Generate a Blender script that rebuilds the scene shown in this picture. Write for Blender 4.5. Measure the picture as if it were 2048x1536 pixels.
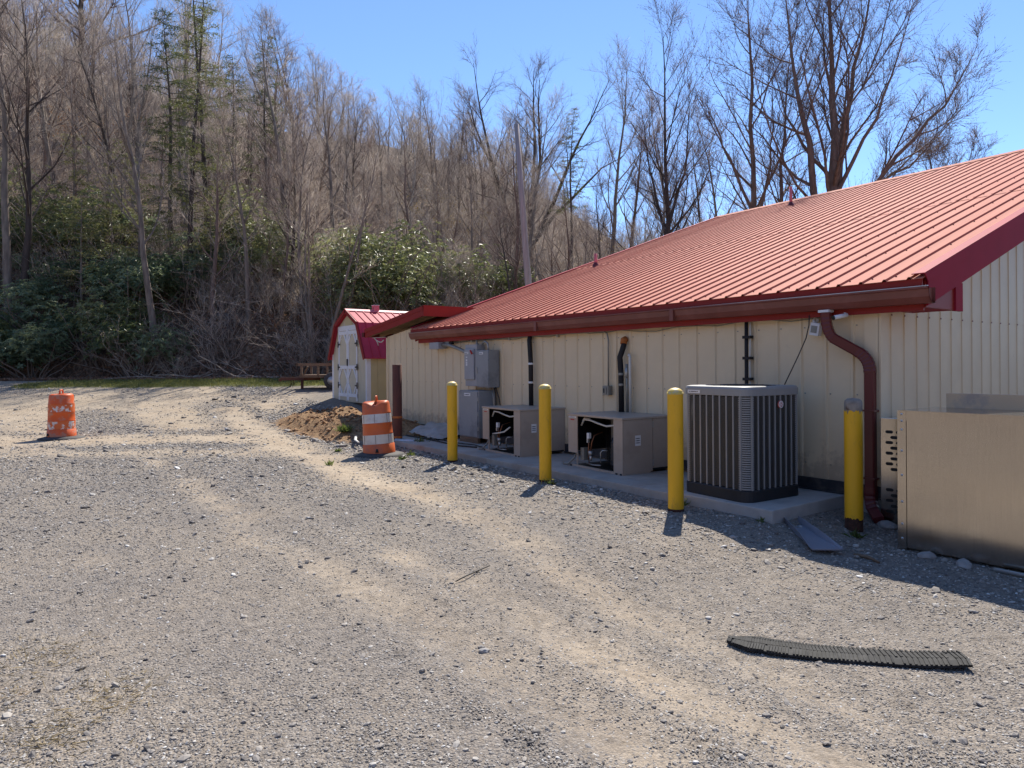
import bpy, bmesh, math, random
import numpy as np
from mathutils import Vector, Matrix, Euler
from math import radians, sin, cos, pi

# ------------------------------------------------------------------ camera, sky, sun, exposure
scn = bpy.context.scene
for o in list(bpy.data.objects): bpy.data.objects.remove(o)
COL = scn.collection
EYE = 1.56
YAW = radians(35.78); ROLL = radians(.4)
FW = Vector((-cos(YAW), sin(YAW), 0)); RT = Vector((sin(YAW), cos(YAW), 0)); UP = Vector((0, 0, 1))
R2 = RT * cos(ROLL) - UP * sin(ROLL); U2 = UP * cos(ROLL) + RT * sin(ROLL)
cd = bpy.data.cameras.new('camera'); cam = bpy.data.objects.new('camera', cd); COL.objects.link(cam)
cam.matrix_world = Matrix(((R2.x, U2.x, -FW.x, 0), (R2.y, U2.y, -FW.y, 0), (R2.z, U2.z, -FW.z, EYE), (0, 0, 0, 1)))
cd.lens = 24; cd.sensor_width = 36; cd.shift_y = -36 / 2048; cd.clip_end = 3000; cd.clip_start = .05
scn.camera = cam
SUN_EL = radians(50); SUN_AZ = Vector((-.626, .78, 0)).normalized()
w = bpy.data.worlds.new('World'); scn.world = w; w.use_nodes = True
nt = w.node_tree; bg = nt.nodes['Background']
sky = nt.nodes.new('ShaderNodeTexSky'); sky.sky_type = 'NISHITA'; sky.sun_disc = False
sky.sun_elevation = SUN_EL; sky.sun_rotation = math.atan2(SUN_AZ.x, SUN_AZ.y)
sky.altitude = 3000; sky.air_density = 1.0; sky.dust_density = 0; sky.ozone_density = 5
nt.links.new(sky.outputs[0], bg.inputs[0]); bg.inputs[1].default_value = .13
sd = bpy.data.lights.new('sun', 'SUN'); sd.energy = 3.9; sd.angle = radians(.5); sd.color = (1, .94, .84)
sun = bpy.data.objects.new('sun', sd); COL.objects.link(sun)
sv = SUN_AZ * cos(SUN_EL) + UP * sin(SUN_EL)
sun.rotation_euler = sv.to_track_quat('Z', 'Y').to_euler(); sun.location = (0, 0, 40)
scn.view_settings.view_transform = 'Standard'; scn.view_settings.look = 'None'
scn.view_settings.gamma = 1; scn.view_settings.exposure = .92
scn.render.engine = 'CYCLES'
scn.cycles.max_bounces = 4; scn.cycles.transparent_max_bounces = 8

# ------------------------------------------------------------------ materials
MATS = {}
def nodes(m):
    m.use_nodes = True; t = m.node_tree
    return t, t.nodes, t.links, t.nodes['Principled BSDF']
def mat(name, col, rough=.6, metal=0, var=.12, scale=6, bump=0, bscale=60, col2=None, cscale=3, cth=(.5, .62), spec=.5, stretch=None):
    """procedural paint / metal / plastic: noise-varied base colour, optional second colour in blotches, fine bump"""
    m = bpy.data.materials.new(name); t, N, L, b = nodes(m)
    b.inputs['Roughness'].default_value = rough; b.inputs['Metallic'].default_value = metal
    b.inputs['Specular IOR Level'].default_value = spec
    tc = N.new('ShaderNodeTexCoord'); src = tc.outputs['Object']
    if stretch:
        mp = N.new('ShaderNodeMapping'); mp.inputs['Scale'].default_value = stretch; L.new(src, mp.inputs[0]); src = mp.outputs[0]
    n = N.new('ShaderNodeTexNoise'); n.inputs['Scale'].default_value = scale; n.inputs['Detail'].default_value = 6
    L.new(src, n.inputs['Vector'])
    r = N.new('ShaderNodeValToRGB'); e = r.color_ramp.elements
    e[0].position = .3; e[1].position = .7
    e[0].color = (*[max(0, c * (1 - var)) for c in col], 1); e[1].color = (*[min(1, c * (1 + var)) for c in col], 1)
    L.new(n.outputs[0], r.inputs[0]); out = r.outputs[0]
    if col2:
        n2 = N.new('ShaderNodeTexNoise'); n2.inputs['Scale'].default_value = cscale; n2.inputs['Detail'].default_value = 8
        n2.inputs['Roughness'].default_value = .65
        L.new(src, n2.inputs['Vector'])
        r2 = N.new('ShaderNodeValToRGB'); r2.color_ramp.elements[0].position = cth[0]; r2.color_ramp.elements[1].position = cth[1]
        L.new(n2.outputs[0], r2.inputs[0])
        mx = N.new('ShaderNodeMixRGB'); L.new(r2.outputs[0], mx.inputs[0]); L.new(out, mx.inputs[1]); mx.inputs[2].default_value = (*col2, 1)
        out = mx.outputs[0]
    L.new(out, b.inputs['Base Color'])
    if bump:
        n3 = N.new('ShaderNodeTexNoise'); n3.inputs['Scale'].default_value = bscale; n3.inputs['Detail'].default_value = 5
        L.new(src, n3.inputs['Vector'])
        bp = N.new('ShaderNodeBump'); bp.inputs['Strength'].default_value = bump; bp.inputs['Distance'].default_value = .02
        L.new(n3.outputs[0], bp.inputs['Height']); L.new(bp.outputs[0], b.inputs['Normal'])
    MATS[name] = m
    return m
def leafmat(name, ca, cb, rough=.45, trans=.25):
    """leaf or twig colour varied per object, part translucent"""
    m = bpy.data.materials.new(name); t, N, L, b = nodes(m)
    b.inputs['Roughness'].default_value = rough
    oi = N.new('ShaderNodeObjectInfo'); tc = N.new('ShaderNodeNewGeometry')
    n = N.new('ShaderNodeTexNoise'); n.inputs['Scale'].default_value = 1.7; n.inputs['Detail'].default_value = 5
    L.new(tc.outputs['Position'], n.inputs['Vector'])
    ad = N.new('ShaderNodeMath'); ad.operation = 'ADD'; L.new(n.outputs[0], ad.inputs[0])
    ml = N.new('ShaderNodeMath'); ml.operation = 'MULTIPLY_ADD'; L.new(oi.outputs['Random'], ml.inputs[0]); ml.inputs[1].default_value = .5; ml.inputs[2].default_value = -.25
    L.new(ml.outputs[0], ad.inputs[1])
    r = N.new('ShaderNodeValToRGB'); r.color_ramp.elements[0].position = .25; r.color_ramp.elements[1].position = .75
    r.color_ramp.elements[0].color = (*ca, 1); r.color_ramp.elements[1].color = (*cb, 1)
    L.new(ad.outputs[0], r.inputs[0]); L.new(r.outputs[0], b.inputs['Base Color'])
    if trans:
        tr = N.new('ShaderNodeBsdfTranslucent'); L.new(r.outputs[0], tr.inputs[0])
        mx = N.new('ShaderNodeMixShader'); mx.inputs[0].default_value = trans
        L.new(b.outputs[0], mx.inputs[1]); L.new(tr.outputs[0], mx.inputs[2]); L.new(mx.outputs[0], N['Material Output'].inputs[0])
    MATS[name] = m
    return m

m = mat('siding', (.745, .605, .40), .45, var=.05, scale=2.5, col2=(.69, .56, .38), cscale=1.3, cth=(.45, .75)); t, N, L, b = nodes(m)
geo = N.new('ShaderNodeNewGeometry'); sx = N.new('ShaderNodeSeparateXYZ'); L.new(geo.outputs['Position'], sx.inputs[0])
n = N.new('ShaderNodeTexNoise'); n.inputs['Scale'].default_value = 7; n.inputs['Detail'].default_value = 8; n.inputs['Roughness'].default_value = .7; L.new(geo.outputs['Position'], n.inputs['Vector'])
f1 = N.new('ShaderNodeMapRange'); f1.inputs[1].default_value = .2; f1.inputs[2].default_value = .75; f1.inputs[3].default_value = .62; f1.inputs[4].default_value = .18; L.new(sx.outputs[2], f1.inputs[0])
f2 = N.new('ShaderNodeMath'); f2.operation = 'ADD'; L.new(f1.outputs[0], f2.inputs[0]); L.new(n.outputs[0], f2.inputs[1])
rp_ = N.new('ShaderNodeValToRGB'); rp_.color_ramp.elements[0].position = .82; rp_.color_ramp.elements[1].position = 1.15; rp_.color_ramp.elements[1].color = (.6, .6, .6, 1); L.new(f2.outputs[0], rp_.inputs[0])
mx = N.new('ShaderNodeMixRGB'); old = b.inputs['Base Color'].links[0].from_socket; L.new(rp_.outputs[0], mx.inputs[0]); L.new(old, mx.inputs[1]); mx.inputs[2].default_value = (.36, .28, .20, 1); L.new(mx.outputs[0], b.inputs['Base Color'])
mat('roof_red', (.51, .175, .118), .75, var=.10, scale=1.6, col2=(.43, .135, .092), cscale=2.2, cth=(.48, .8), bump=.03, bscale=3, spec=.12, stretch=(4, .4, .4))
mat('trim_red', (.27, .017, .013), .45, var=.06, scale=3, spec=.3)
mat('rake_red', (.34, .018, .038), .65, var=.06, scale=3, spec=.12)
mat('gutter_brown', (.20, .06, .045), .4, var=.1, scale=3, col2=(.28, .1, .08), cscale=2, cth=(.5, .75))
mat('down_maroon', (.12, .016, .018), .32, var=.12, scale=3)
mat('steel_trim', (.55, .56, .58), .45, .8, var=.1)
mat('flash_dark', (.045, .047, .055), .4, .3, var=.2, scale=4, col2=(.10, .095, .09), cscale=5)
mat('soffit_wood', (.20, .13, .07), .8, var=.3, scale=3, stretch=(1, 8, 8), bump=.2)
mat('concrete', (.42, .405, .38), .85, var=.14, scale=5, col2=(.24, .22, .20), cscale=2.5, cth=(.5, .8), bump=.25, bscale=90)
mat('concrete_stain', (.38, .35, .315), .85, var=.18, scale=4, col2=(.22, .15, .11), cscale=2, cth=(.5, .75), bump=.3, bscale=80)
mat('yellow', (.82, .44, .010), .5, var=.08, scale=5, col2=(.46, .25, .03), cscale=9, cth=(.56, .72), bump=.06, bscale=20, stretch=(1, 1, .35))
mat('yellow_dome', (.74, .52, .10), .5, var=.12, scale=20, col2=(.62, .56, .38), cscale=16, cth=(.5, .62))
mat('rust', (.06, .022, .012), .9, var=.5, scale=25, bump=.5, bscale=80)
mat('rust_post', (.14, .045, .024), .75, var=.25, scale=4, col2=(.085, .026, .016), cscale=2.5, cth=(.45, .6), bump=.15, stretch=(1, 1, .3))
mat('weld_cap', (.28, .24, .20), .7, .2, var=.35, scale=14, col2=(.10, .04, .02), cscale=9, cth=(.55, .62), bump=.4)
mat('drum_orange', (.62, .125, .03), .5, var=.12, scale=4, col2=(.40, .12, .06), cscale=4, cth=(.52, .66), bump=.05)
mat('drum_worn', (.66, .10, .012), .5, var=.1, scale=4, col2=(.50, .19, .11), cscale=6, cth=(.52, .6), bump=.05)
mat('band_white', (.66, .62, .57), .5, var=.08, scale=8, col2=(.48, .42, .38), cscale=5, cth=(.5, .75))
mat('band_worn', (.68, .63, .60), .5, var=.1, scale=8, col2=(.62, .13, .03), cscale=7, cth=(.44, .48))
mat('rubber', (.045, .042, .042), .75, var=.3, scale=12, col2=(.12, .11, .10), cscale=8, cth=(.5, .8), bump=.1)
mat('tread_rubber', (.02, .02, .021), .7, var=.4, scale=16, col2=(.06, .056, .052), cscale=14, cth=(.55, .75), spec=.25)
mat('grey_box', (.27, .285, .295), .42, var=.05, scale=4, col2=(.19, .20, .21), cscale=2)
mat('grey_switch', (.34, .345, .36), .45, var=.05, scale=4)
mat('label_white', (.72, .72, .72), .6, var=.04)
mat('label_ink', (.08, .08, .10), .7, var=.1)
mat('red_plastic', (.45, .025, .02), .4, var=.1)
mat('logo_red', (.50, .10, .08), .4, var=.1)
mat('ac_grey', (.275, .275, .27), .45, var=.06, scale=6)
mat('ac_louvre', (.06, .058, .055), .5, var=.1, scale=6)
mat('ac_dark', (.018, .018, .019), .6, var=.2, scale=6)
mat('ac_base', (.018, .018, .02), .55, var=.2)
mat('cond_tan', (.42, .345, .28), .45, var=.06, scale=4, col2=(.37, .30, .24), cscale=2)
mat('cond_in', (.012, .012, .013), .6, var=.3)
mat('black_paint', (.02, .02, .024), .35, var=.3, scale=8)
mat('copper', (.30, .13, .07), .4, .7, var=.2)
mat('zinc', (.45, .45, .44), .45, .7, var=.15)
mat('pvc_white', (.62, .60, .54), .5, var=.08, scale=5)
mat('insul_black', (.012, .010, .012), .7, var=.3, scale=14, bump=.15)
mat('rust_orange', (.45, .14, .03), .8, var=.3, scale=20)
mat('conduit', (.28, .27, .24), .5, .4, var=.12)
mat('cable_dark', (.03, .022, .018), .6, var=.2)
mat('shed_wall', (.56, .50, .37), .6, var=.05, scale=3)
mat('shed_side', (.53, .44, .24), .6, var=.05, scale=3)
mat('white_trim', (.74, .74, .76), .5, var=.04)
mat('shed_roof', (.48, .04, .07), .6, var=.08, scale=2, spec=.2)
mat('pink_cap', (.62, .16, .18), .5, var=.1)
mat('hinge', (.015, .015, .017), .4, var=.2)
mat('timber', (.16, .105, .065), .8, var=.35, scale=3, stretch=(1, 8, 8), bump=.2)
mat('pole_wood', (.34, .29, .275), .85, var=.25, scale=3, stretch=(6, 6, .4), bump=.3)
mat('trough_grey', (.21, .22, .26), .45, var=.1, scale=4)
mat('tan_sheet', (.64, .45, .27), .5, var=.08, scale=3, col2=(.45, .34, .25), cscale=3)
mat('plastic_sheet', (.36, .345, .325), .4, var=.15, scale=6)
mat('earth', (.30, .17, .085), .95, var=.4, scale=9, bump=.3, bscale=40, col2=(.16, .075, .035), cscale=6)
mat('rock', (.33, .31, .29), .85, var=.3, scale=8, bump=.4, bscale=30)
mat('bark_grey', (.21, .165, .13), .9, var=.4, scale=3, bump=.4, bscale=14, stretch=(3, 3, .6))
mat('bark_brown', (.19, .125, .095), .9, var=.35, scale=3, bump=.4, bscale=14, stretch=(3, 3, .6))
mat('bark_pale', (.36, .32, .27), .9, var=.3, scale=3, bump=.3, bscale=14, stretch=(3, 3, .6), col2=(.20, .16, .13), cscale=4)
mat('bark_dark', (.07, .05, .04), .9, var=.4, scale=3, bump=.4, bscale=14, stretch=(3, 3, .6))
mat('dead_wood', (.36, .29, .23), .9, var=.3, scale=4)
leafmat('twig_tan', (.34, .265, .20), (.55, .445, .345), .8, .0)
leafmat('twig_grey', (.30, .235, .185), (.50, .40, .325), .8, .0)
leafmat('twig_red', (.10, .06, .05), (.18, .11, .09), .8, .0)
leafmat('rhodo_dark', (.11, .155, .075), (.24, .285, .155), .4, .5)
leafmat('rhodo_olive', (.14, .165, .055), (.28, .29, .13), .36, .5)
leafmat('hemlock', (.07, .09, .03), (.17, .18, .06), .5, .5)
leafmat('hemlock_pale', (.15, .16, .055), (.28, .265, .11), .5, .5)
leafmat('bud_yellow', (.22, .15, .02), (.38, .26, .05), .6, .4)
leafmat('bud_orange', (.20, .09, .025), (.32, .15, .05), .6, .4)
leafmat('grass_green', (.10, .125, .025), (.24, .235, .075), .6, .4)
leafmat('grass_dry', (.25, .19, .09), (.40, .31, .17), .7, .3)
leafmat('weed_green', (.07, .11, .02), (.17, .21, .055), .5, .4)
leafmat('flower_yellow', (.75, .55, .02), (.8, .62, .05), .5, .2)
leafmat('dead_leaf', (.16, .085, .05), (.40, .25, .16), .7, .2)

# brushed stainless sheet
m = mat('stainless', (.52, .475, .42), .17, 1, var=.05, scale=3, stretch=(40, 40, 1)); t, N, L, b = nodes(m)
tc = N.new('ShaderNodeTexCoord'); n = N.new('ShaderNodeTexNoise'); n.inputs['Scale'].default_value = 1.6; n.inputs['Detail'].default_value = 1
L.new(tc.outputs['Object'], n.inputs['Vector']); bp = N.new('ShaderNodeBump'); bp.inputs['Strength'].default_value = .4; bp.inputs['Distance'].default_value = .02
L.new(n.outputs[0], bp.inputs['Height']); L.new(bp.outputs[0], b.inputs['Normal'])

# ------------------------------------------------------------------ mesh helpers
class MB:
    def __init__(s): s.v = []; s.f = []; s.sm = []
    def add(s, vs, fs, smooth=False):
        k = len(s.v); s.v += [tuple(p) for p in vs]; s.f += [tuple(i + k for i in q) for q in fs]; s.sm += [smooth] * len(fs); return s
    def box(s, a, b, M=None):
        x0, y0, z0 = a; x1, y1, z1 = b
        vs = [(x0,y0,z0),(x1,y0,z0),(x1,y1,z0),(x0,y1,z0),(x0,y0,z1),(x1,y0,z1),(x1,y1,z1),(x0,y1,z1)]
        if M: vs = [M @ Vector(p) for p in vs]
        return s.add(vs, [(0,3,2,1),(4,5,6,7),(0,1,5,4),(1,2,6,5),(2,3,7,6),(3,0,4,7)])
    def bbox(s, a, b, r=.01, M=None):
        """box with chamfered edges"""
        bm = bmesh.new(); bmesh.ops.create_cube(bm, size=1)
        for v in bm.verts: v.co = Vector(((a[0]+b[0])/2 + v.co.x*(b[0]-a[0]), (a[1]+b[1])/2 + v.co.y*(b[1]-a[1]), (a[2]+b[2])/2 + v.co.z*(b[2]-a[2])))
        bmesh.ops.bevel(bm, geom=bm.edges[:], offset=r, segments=2, profile=.6, affect='EDGES')
        if M: bmesh.ops.transform(bm, matrix=M, verts=bm.verts)
        bm.verts.ensure_lookup_table(); vs = [v.co[:] for v in bm.verts]; fs = [[v.index for v in f.verts] for f in bm.faces]; bm.free()
        return s.add(vs, fs)
    def tube(s, pts, rad, n=8, cap=True, smooth=True, flat=1.0):
        pts = [Vector(p) for p in pts]
        if not hasattr(rad, '__len__'): rad = [rad] * len(pts)
        vs = []; prev = None
        for i, p in enumerate(pts):
            d = (pts[min(i+1, len(pts)-1)] - pts[max(i-1, 0)])
            d = d.normalized() if d.length > 1e-9 else Vector((0,0,1))
            if prev is None:
                a = d.cross(Vector((0,0,1)) if abs(d.z) < .9 else Vector((1,0,0))).normalized()
            else:
                a = (prev - d * prev.dot(d)); a = a.normalized() if a.length > 1e-6 else d.orthogonal().normalized()
            prev = a; c = d.cross(a)
            for k in range(n):
                t = 2*pi*k/n; vs.append(p + (a*cos(t) + c*sin(t)*flat) * rad[i])
        fs = [(i*n+k, i*n+(k+1) % n, (i+1)*n+(k+1) % n, (i+1)*n+k) for i in range(len(pts)-1) for k in range(n)]
        k0 = len(s.v); s.add(vs, fs, smooth)
        if cap:
            s.f += [tuple(k0+k for k in reversed(range(n))), tuple(k0+(len(pts)-1)*n+k for k in range(n))]; s.sm += [False, False]
        return s
    def lathe(s, prof, n=24, M=None, smooth=True):
        vs = []; 
        for r, z in prof:
            for k in range(n):
                t = 2*pi*k/n; p = Vector((r*cos(t), r*sin(t), z)); vs.append(M @ p if M else p)
        fs = [(i*n+k, i*n+(k+1) % n, (i+1)*n+(k+1) % n, (i+1)*n+k) for i in range(len(prof)-1) for k in range(n)]
        return s.add(vs, fs, smooth)
    def prism(s, poly, f):
        """poly: 2-D outline, f(p, t) -> 3-D point for t = 0 and 1"""
        n = len(poly); vs = [f(p, 0) for p in poly] + [f(p, 1) for p in poly]
        return s.add(vs, [tuple(reversed(range(n))), tuple(range(n, 2*n))] + [(i, (i+1) % n, n+(i+1) % n, n+i) for i in range(n)])
    def mesh(s, name, m):
        me = bpy.data.meshes.new(name); me.from_pydata([tuple(p) for p in s.v], [], s.f)
        if any(s.sm): me.polygons.foreach_set('use_smooth', s.sm)
        if m: me.materials.append(MATS[m])
        me.update(); return me
    def build(s, name, m, parent=None, fix=True):
        """one object; verts are in world space, moved into the parent's space (fix) or already local"""
        off = Vector((0,0,0)); p = parent
        while p is not None and fix: off += p.location; p = p.parent
        if off.length: s.v = [(q[0]-off.x, q[1]-off.y, q[2]-off.z) for q in s.v]
        me = s.mesh(name, m)
        bm = bmesh.new(); bm.from_mesh(me); bmesh.ops.recalc_face_normals(bm, faces=bm.faces); bm.to_mesh(me); bm.free()
        return link(name, me, parent)
def link(name, me, parent=None, loc=None):
    o = bpy.data.objects.new(name, me); COL.objects.link(o); o.parent = parent
    if loc: o.location = loc
    return o
def tag(o, label=None, cat=None, group=None, kind=None):
    if label: o['label'] = label
    if cat: o['category'] = cat
    if group: o['group'] = group
    if kind: o['kind'] = kind
    return o
def thing(name, loc, label, cat, group=None, rot=None):
    o = bpy.data.objects.new(name, None); COL.objects.link(o); o.location = loc; o.empty_display_size = .2
    if rot: o.rotation_euler = rot
    return tag(o, label, cat, group)
def copy_tree(o, parent=None):
    c = o.copy(); COL.objects.link(c); c.parent = parent
    for ch in o.children: copy_tree(ch, c)
    return c
def npmesh(name, V, F, m, smooth=False):
    V = np.asarray(V, np.float32); F = np.asarray(F, np.int32); k = F.shape[1]
    me = bpy.data.meshes.new(name); me.vertices.add(len(V)); me.vertices.foreach_set('co', V.ravel())
    me.loops.add(F.size); me.loops.foreach_set('vertex_index', F.ravel())
    me.polygons.add(len(F)); me.polygons.foreach_set('loop_start', np.arange(0, F.size, k, dtype=np.int32))
    if smooth: me.polygons.foreach_set('use_smooth', np.ones(len(F), bool))
    if m: me.materials.append(MATS[m] if isinstance(m, str) else m)
    me.update(calc_edges=True); me.validate(); return me

# ------------------------------------------------------------------ terrain
def fr2(F, R): return (-.8112*F + .5847*R, .5847*F + .8112*R)      # yard axes (forward, right) -> world
def xy2(x, y): return (-.8112*x + .5847*y, .5847*x + .8112*y)
_rng = np.random.RandomState(5)
_G = _rng.rand(128, 128)
def vnoise(x, y, s):
    x = np.asarray(x, float)*s; y = np.asarray(y, float)*s
    xi = np.floor(x).astype(int); yi = np.floor(y).astype(int); fx = x-xi; fy = y-yi
    fx = fx*fx*(3-2*fx); fy = fy*fy*(3-2*fy)
    g = lambda a, b: _G[a % 128, b % 128]
    return (g(xi,yi)*(1-fx)+g(xi+1,yi)*fx)*(1-fy) + (g(xi,yi+1)*(1-fx)+g(xi+1,yi+1)*fx)*fy
def ss(t): t = np.clip(t, 0, 1); return t*t*(3-2*t)
RID_U = [-1.6, -.75, -.6, -.45, -.3, -.18, -.06, .04, .11, .18, .3, .8, 1.6]
RID_V = [.48, .46, .42, .37, .325, .315, .29, .25, .21, .165, .125, .06, .05]
def height(x, y):
    x = np.asarray(x, float); y = np.asarray(y, float)
    F, R = xy2(x, y)
    z = 1.12*ss((F-14.5)/15)
    u = R/np.maximum(F, 8)
    # lump of spilled earth beside the building end and the gravel pad the shed stands on
    z = z + .25*np.exp(-((x+19.3)/2.6)**2-((y-9)/2.2)**2)*ss((y-5.8)/1.5)
    mound = np.exp(-((x+15.5)/2.5)**4-((y-6.25)/.85)**4)*ss((-12.7-x)/.8)
    z = z + mound*(.12+.26*vnoise(x, y, 1.3)+.16*vnoise(x, y, 3.7)+.10*vnoise(x, y, 9))
    dw = np.exp(-((x+13.4)/1.0)**4-((y-7.15)/.45)**2)
    z = z + dw*(.15+.14*vnoise(x, y, 3))
    foot = 30+1.5*(vnoise(x, y, .11)-.5)
    rid = np.interp(u, RID_U, RID_V)*95+.4
    t = np.clip((F-foot)/(95-foot), 0, 1)
    z = z + np.where(F > foot, rid*(t**.93) + 1.1*ss((F-foot)/2.5)*np.clip((.0-u)*3+.2, 0, 1), 0)
    z = z + np.where(F > foot, 1.3*(vnoise(x, y, .07)-.5)*t*6*(1-t)+.35*(vnoise(x, y, .4)-.5)*ss((F-foot)/3), 0)
    z = z - .13*ss((x+4.25)/1.1)*ss((y-1.5)/2.2)*(1-ss((x-4)/6))
    near = np.clip(1-F/40, 0, 1)
    z = z - .022*(band(x, y, [(-14,1.9),(-6,1.9),(-1,2.04)], [.16,.16,.16])+band(x, y, [(-9,2.6),(-3,2.65),(1,2.9)], [.15,.15,.15])+band(x, y, [(-14,4.35),(-7,3.95),(-4,3.4),(-1,3.3)], [.2,.18,.16,.16])-.6*band(x, y, [(-14,2.2),(-6,2.25),(-1,2.35)], [.1,.1,.1])-.6*band(x, y, [(-14,1.6),(-6,1.6),(-1,1.74)], [.1,.1,.1]))
    z = z + near*(.018*(vnoise(x, y, .9)-.5)+.010*(vnoise(x, y, 3.1)-.5))
    # unseen valley slope behind and beside the yard, added to dim sky fill
    d = np.hypot(x+6, y-2)
    z = z + np.minimum(.55*np.maximum(0, d-42), 42)*(1-ss((F-5)/28))
    flat = (x > -15.7) & (y > 7.5) & (y < 27) & (x < -3.7)
    return np.where(flat, -.02, z)
def band(x, y, pts, wd):
    xs = [p[0] for p in pts]; ys = [p[1] for p in pts]
    yc = np.interp(x, xs, ys); ww = np.interp(x, xs, wd)
    on = ss((x-xs[0])/.8)*ss((xs[-1]-x)/.8)
    return np.exp(-((y-yc)/ww)**2)*on
def masks(x, y):
    F, R = xy2(x, y)
    n1 = vnoise(x, y, .8); n2 = vnoise(x*.6, y*1.6, 1.3); n3 = vnoise(x, y, 3.7)
    wob = .25*(n1-.5)
    s = 1.1*band(x, y+wob, [(-22,5.0),(-18,4.7),(-14,4.35),(-9.4,3.95),(-7.3,3.95),(-5.7,3.85),(-4.2,3.4),(-3.2,3.35),(-1,3.3)], [.6,.6,.6,.52,.46,.42,.36,.34,.3])*np.interp(x, [-9,-5.5,-4.2,-3,-1], [1,.55,.6,.5,.25])
    s = np.maximum(s, .62*band(x, y+wob, [(-14,1.9),(-8.6,1.9),(-6.2,1.9),(-4.4,2.03),(-1,2.04)], [.34,.38,.38,.36,.36])*(.35+.8*n2))
    s = np.maximum(s, .66*band(x, y+wob, [(-6,2.6),(-4,2.63),(-3,2.65),(-1,2.75),(1,2.9)], [.2,.32,.36,.4,.4])*(.3+.8*n2))
    s = np.maximum(s, .13+.30*(vnoise(x*.5, y, .45)-.4))
    s = np.maximum(s, .35*band(x, y+wob, [(-16,.2),(-9,.3),(-5,.7),(0,1.3)], [.4,.35,.3,.3])*n2)
    far = ss((F-11.3+.8*(n1-.5))/2.0)*(1-ss((F-15.0)/2.0))*ss((5.2-y)/1.0)
    s = np.maximum(s, far*np.clip(1.1-1.0*np.exp(-((F-13.6+.9*(n1-.5))/.55)**2)*ss((R+10.2)/2.5)*ss((-4.2-R)/2.0)-.5*np.clip(vnoise(x, y, .7)-.45, 0, 1), .15, 1))
    s = np.maximum(s, .9*ss((F-15)/2)*(1-ss((F-27)/2))*np.clip(2.2*vnoise(x*.35, y*1.1, .55)-.45, 0, 1)*ss((-5.5-R)/2))
    sand = np.clip(s*(.72+.6*n3), 0, 1)
    dirt = np.exp(-((x+15.5)/2.9)**4-((y-6.15)/1.1)**4)*ss((-12.5-x)/.7)
    dirt = np.maximum(dirt, np.exp(-((x+13.3)/1.2)**4-((y-7.15)/.5)**4))
    dirt = np.maximum(dirt, .42*np.clip(np.exp(-((x+4.1)/.9)**2-((y+.25)/.5)**2)*(n3*2.6-.9), 0, 1))
    dirt = np.clip(dirt, 0, 1)
    gl = np.exp(-((F-26.2-.5*(n1-.5))/1.5)**4)*ss((-3.2-R)/2)*ss((R+19.5)/2)
    grass = np.clip(gl*(.35+1.1*vnoise(x, y, .6)), 0, 1)
    litter = np.maximum(ss((F-27.5-1.0*(n1-.5))/1.2), ss((np.hypot(x+6, y-2)-38)/4)*(1-ss((F-5)/20)))  # second term: leaf litter on the unseen added slope
    return sand, dirt, grass, litter

m = bpy.data.materials.new('yard_ground'); t, N, L, b = nodes(m); MATS['yard_ground'] = m
b.inputs['Roughness'].default_value = .92; b.inputs['Specular IOR Level'].default_value = .25
geo = N.new('ShaderNodeNewGeometry'); pos = geo.outputs['Position']
def noise(sc, det=5, rough=.55, vec=None):
    n = N.new('ShaderNodeTexNoise'); n.inputs['Scale'].default_value = sc; n.inputs['Detail'].default_value = det; n.inputs['Roughness'].default_value = rough
    L.new(vec or pos, n.inputs['Vector']); return n.outputs[0]
def vor(sc):
    n = N.new('ShaderNodeTexVoronoi'); n.inputs['Scale'].default_value = sc; L.new(pos, n.inputs['Vector']); return n
def ramp(i, stops):
    r = N.new('ShaderNodeValToRGB'); e = r.color_ramp.elements
    while len(e) < len(stops): e.new(.5)
    for k, (p, c) in enumerate(stops): e[k].position = p; e[k].color = (*c, 1) if len(c) == 3 else c
    L.new(i, r.inputs[0]); return r.outputs[0]
def mix(f, a, c, mode='MIX'):
    x = N.new('ShaderNodeMixRGB'); x.blend_type = mode
    if isinstance(f, float): x.inputs[0].default_value = f
    else: L.new(f, x.inputs[0])
    for k, q in ((1, a), (2, c)):
        if isinstance(q, tuple): x.inputs[k].default_value = (*q, 1)
        else: L.new(q, x.inputs[k])
    return x.outputs[0]
def math_(op, a, c):
    x = N.new('ShaderNodeMath'); x.operation = op
    for k, q in ((0, a), (1, c)):
        if isinstance(q, (int, float)): x.inputs[k].default_value = q
        else: L.new(q, x.inputs[k])
    return x.outputs[0]
def attr(nm):
    a = N.new('ShaderNodeAttribute'); a.attribute_name = nm; return a.outputs['Fac']
va = vor(75); vb = vor(170)
sep = N.new('ShaderNodeSeparateColor'); L.new(va.outputs['Color'], sep.inputs[0])
sep2 = N.new('ShaderNodeSeparateColor'); L.new(vb.outputs['Color'], sep2.inputs[0])
g1 = ramp(sep.outputs[0], [(0, (.09,.078,.068)), (.35, (.19,.168,.148)), (.7, (.27,.242,.213)), (.92, (.38,.345,.305)), (1, (.56,.525,.48))])
g2 = ramp(sep2.outputs[0], [(0, (.11,.096,.083)), (.5, (.23,.203,.177)), (.9, (.33,.296,.258)), (1, (.50,.46,.42))])
gc = mix(.5, g1, g2)
gc = mix(math_('MULTIPLY', noise(.7, 5, .65), .85), gc, (.33,.272,.21))
gc = mix(ramp(noise(.45, 3), [(.42, (0,0,0)), (.62, (.35,.35,.35))]), gc, (.15,.14,.14))
sandc = mix(noise(6, 6), (.41,.325,.23), (.53,.435,.32))
sandc = mix(ramp(noise(1.1, 5, .7), [(.4, (0,0,0)), (.7, (.7,.7,.7))]), sandc, (.36,.265,.17))
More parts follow.
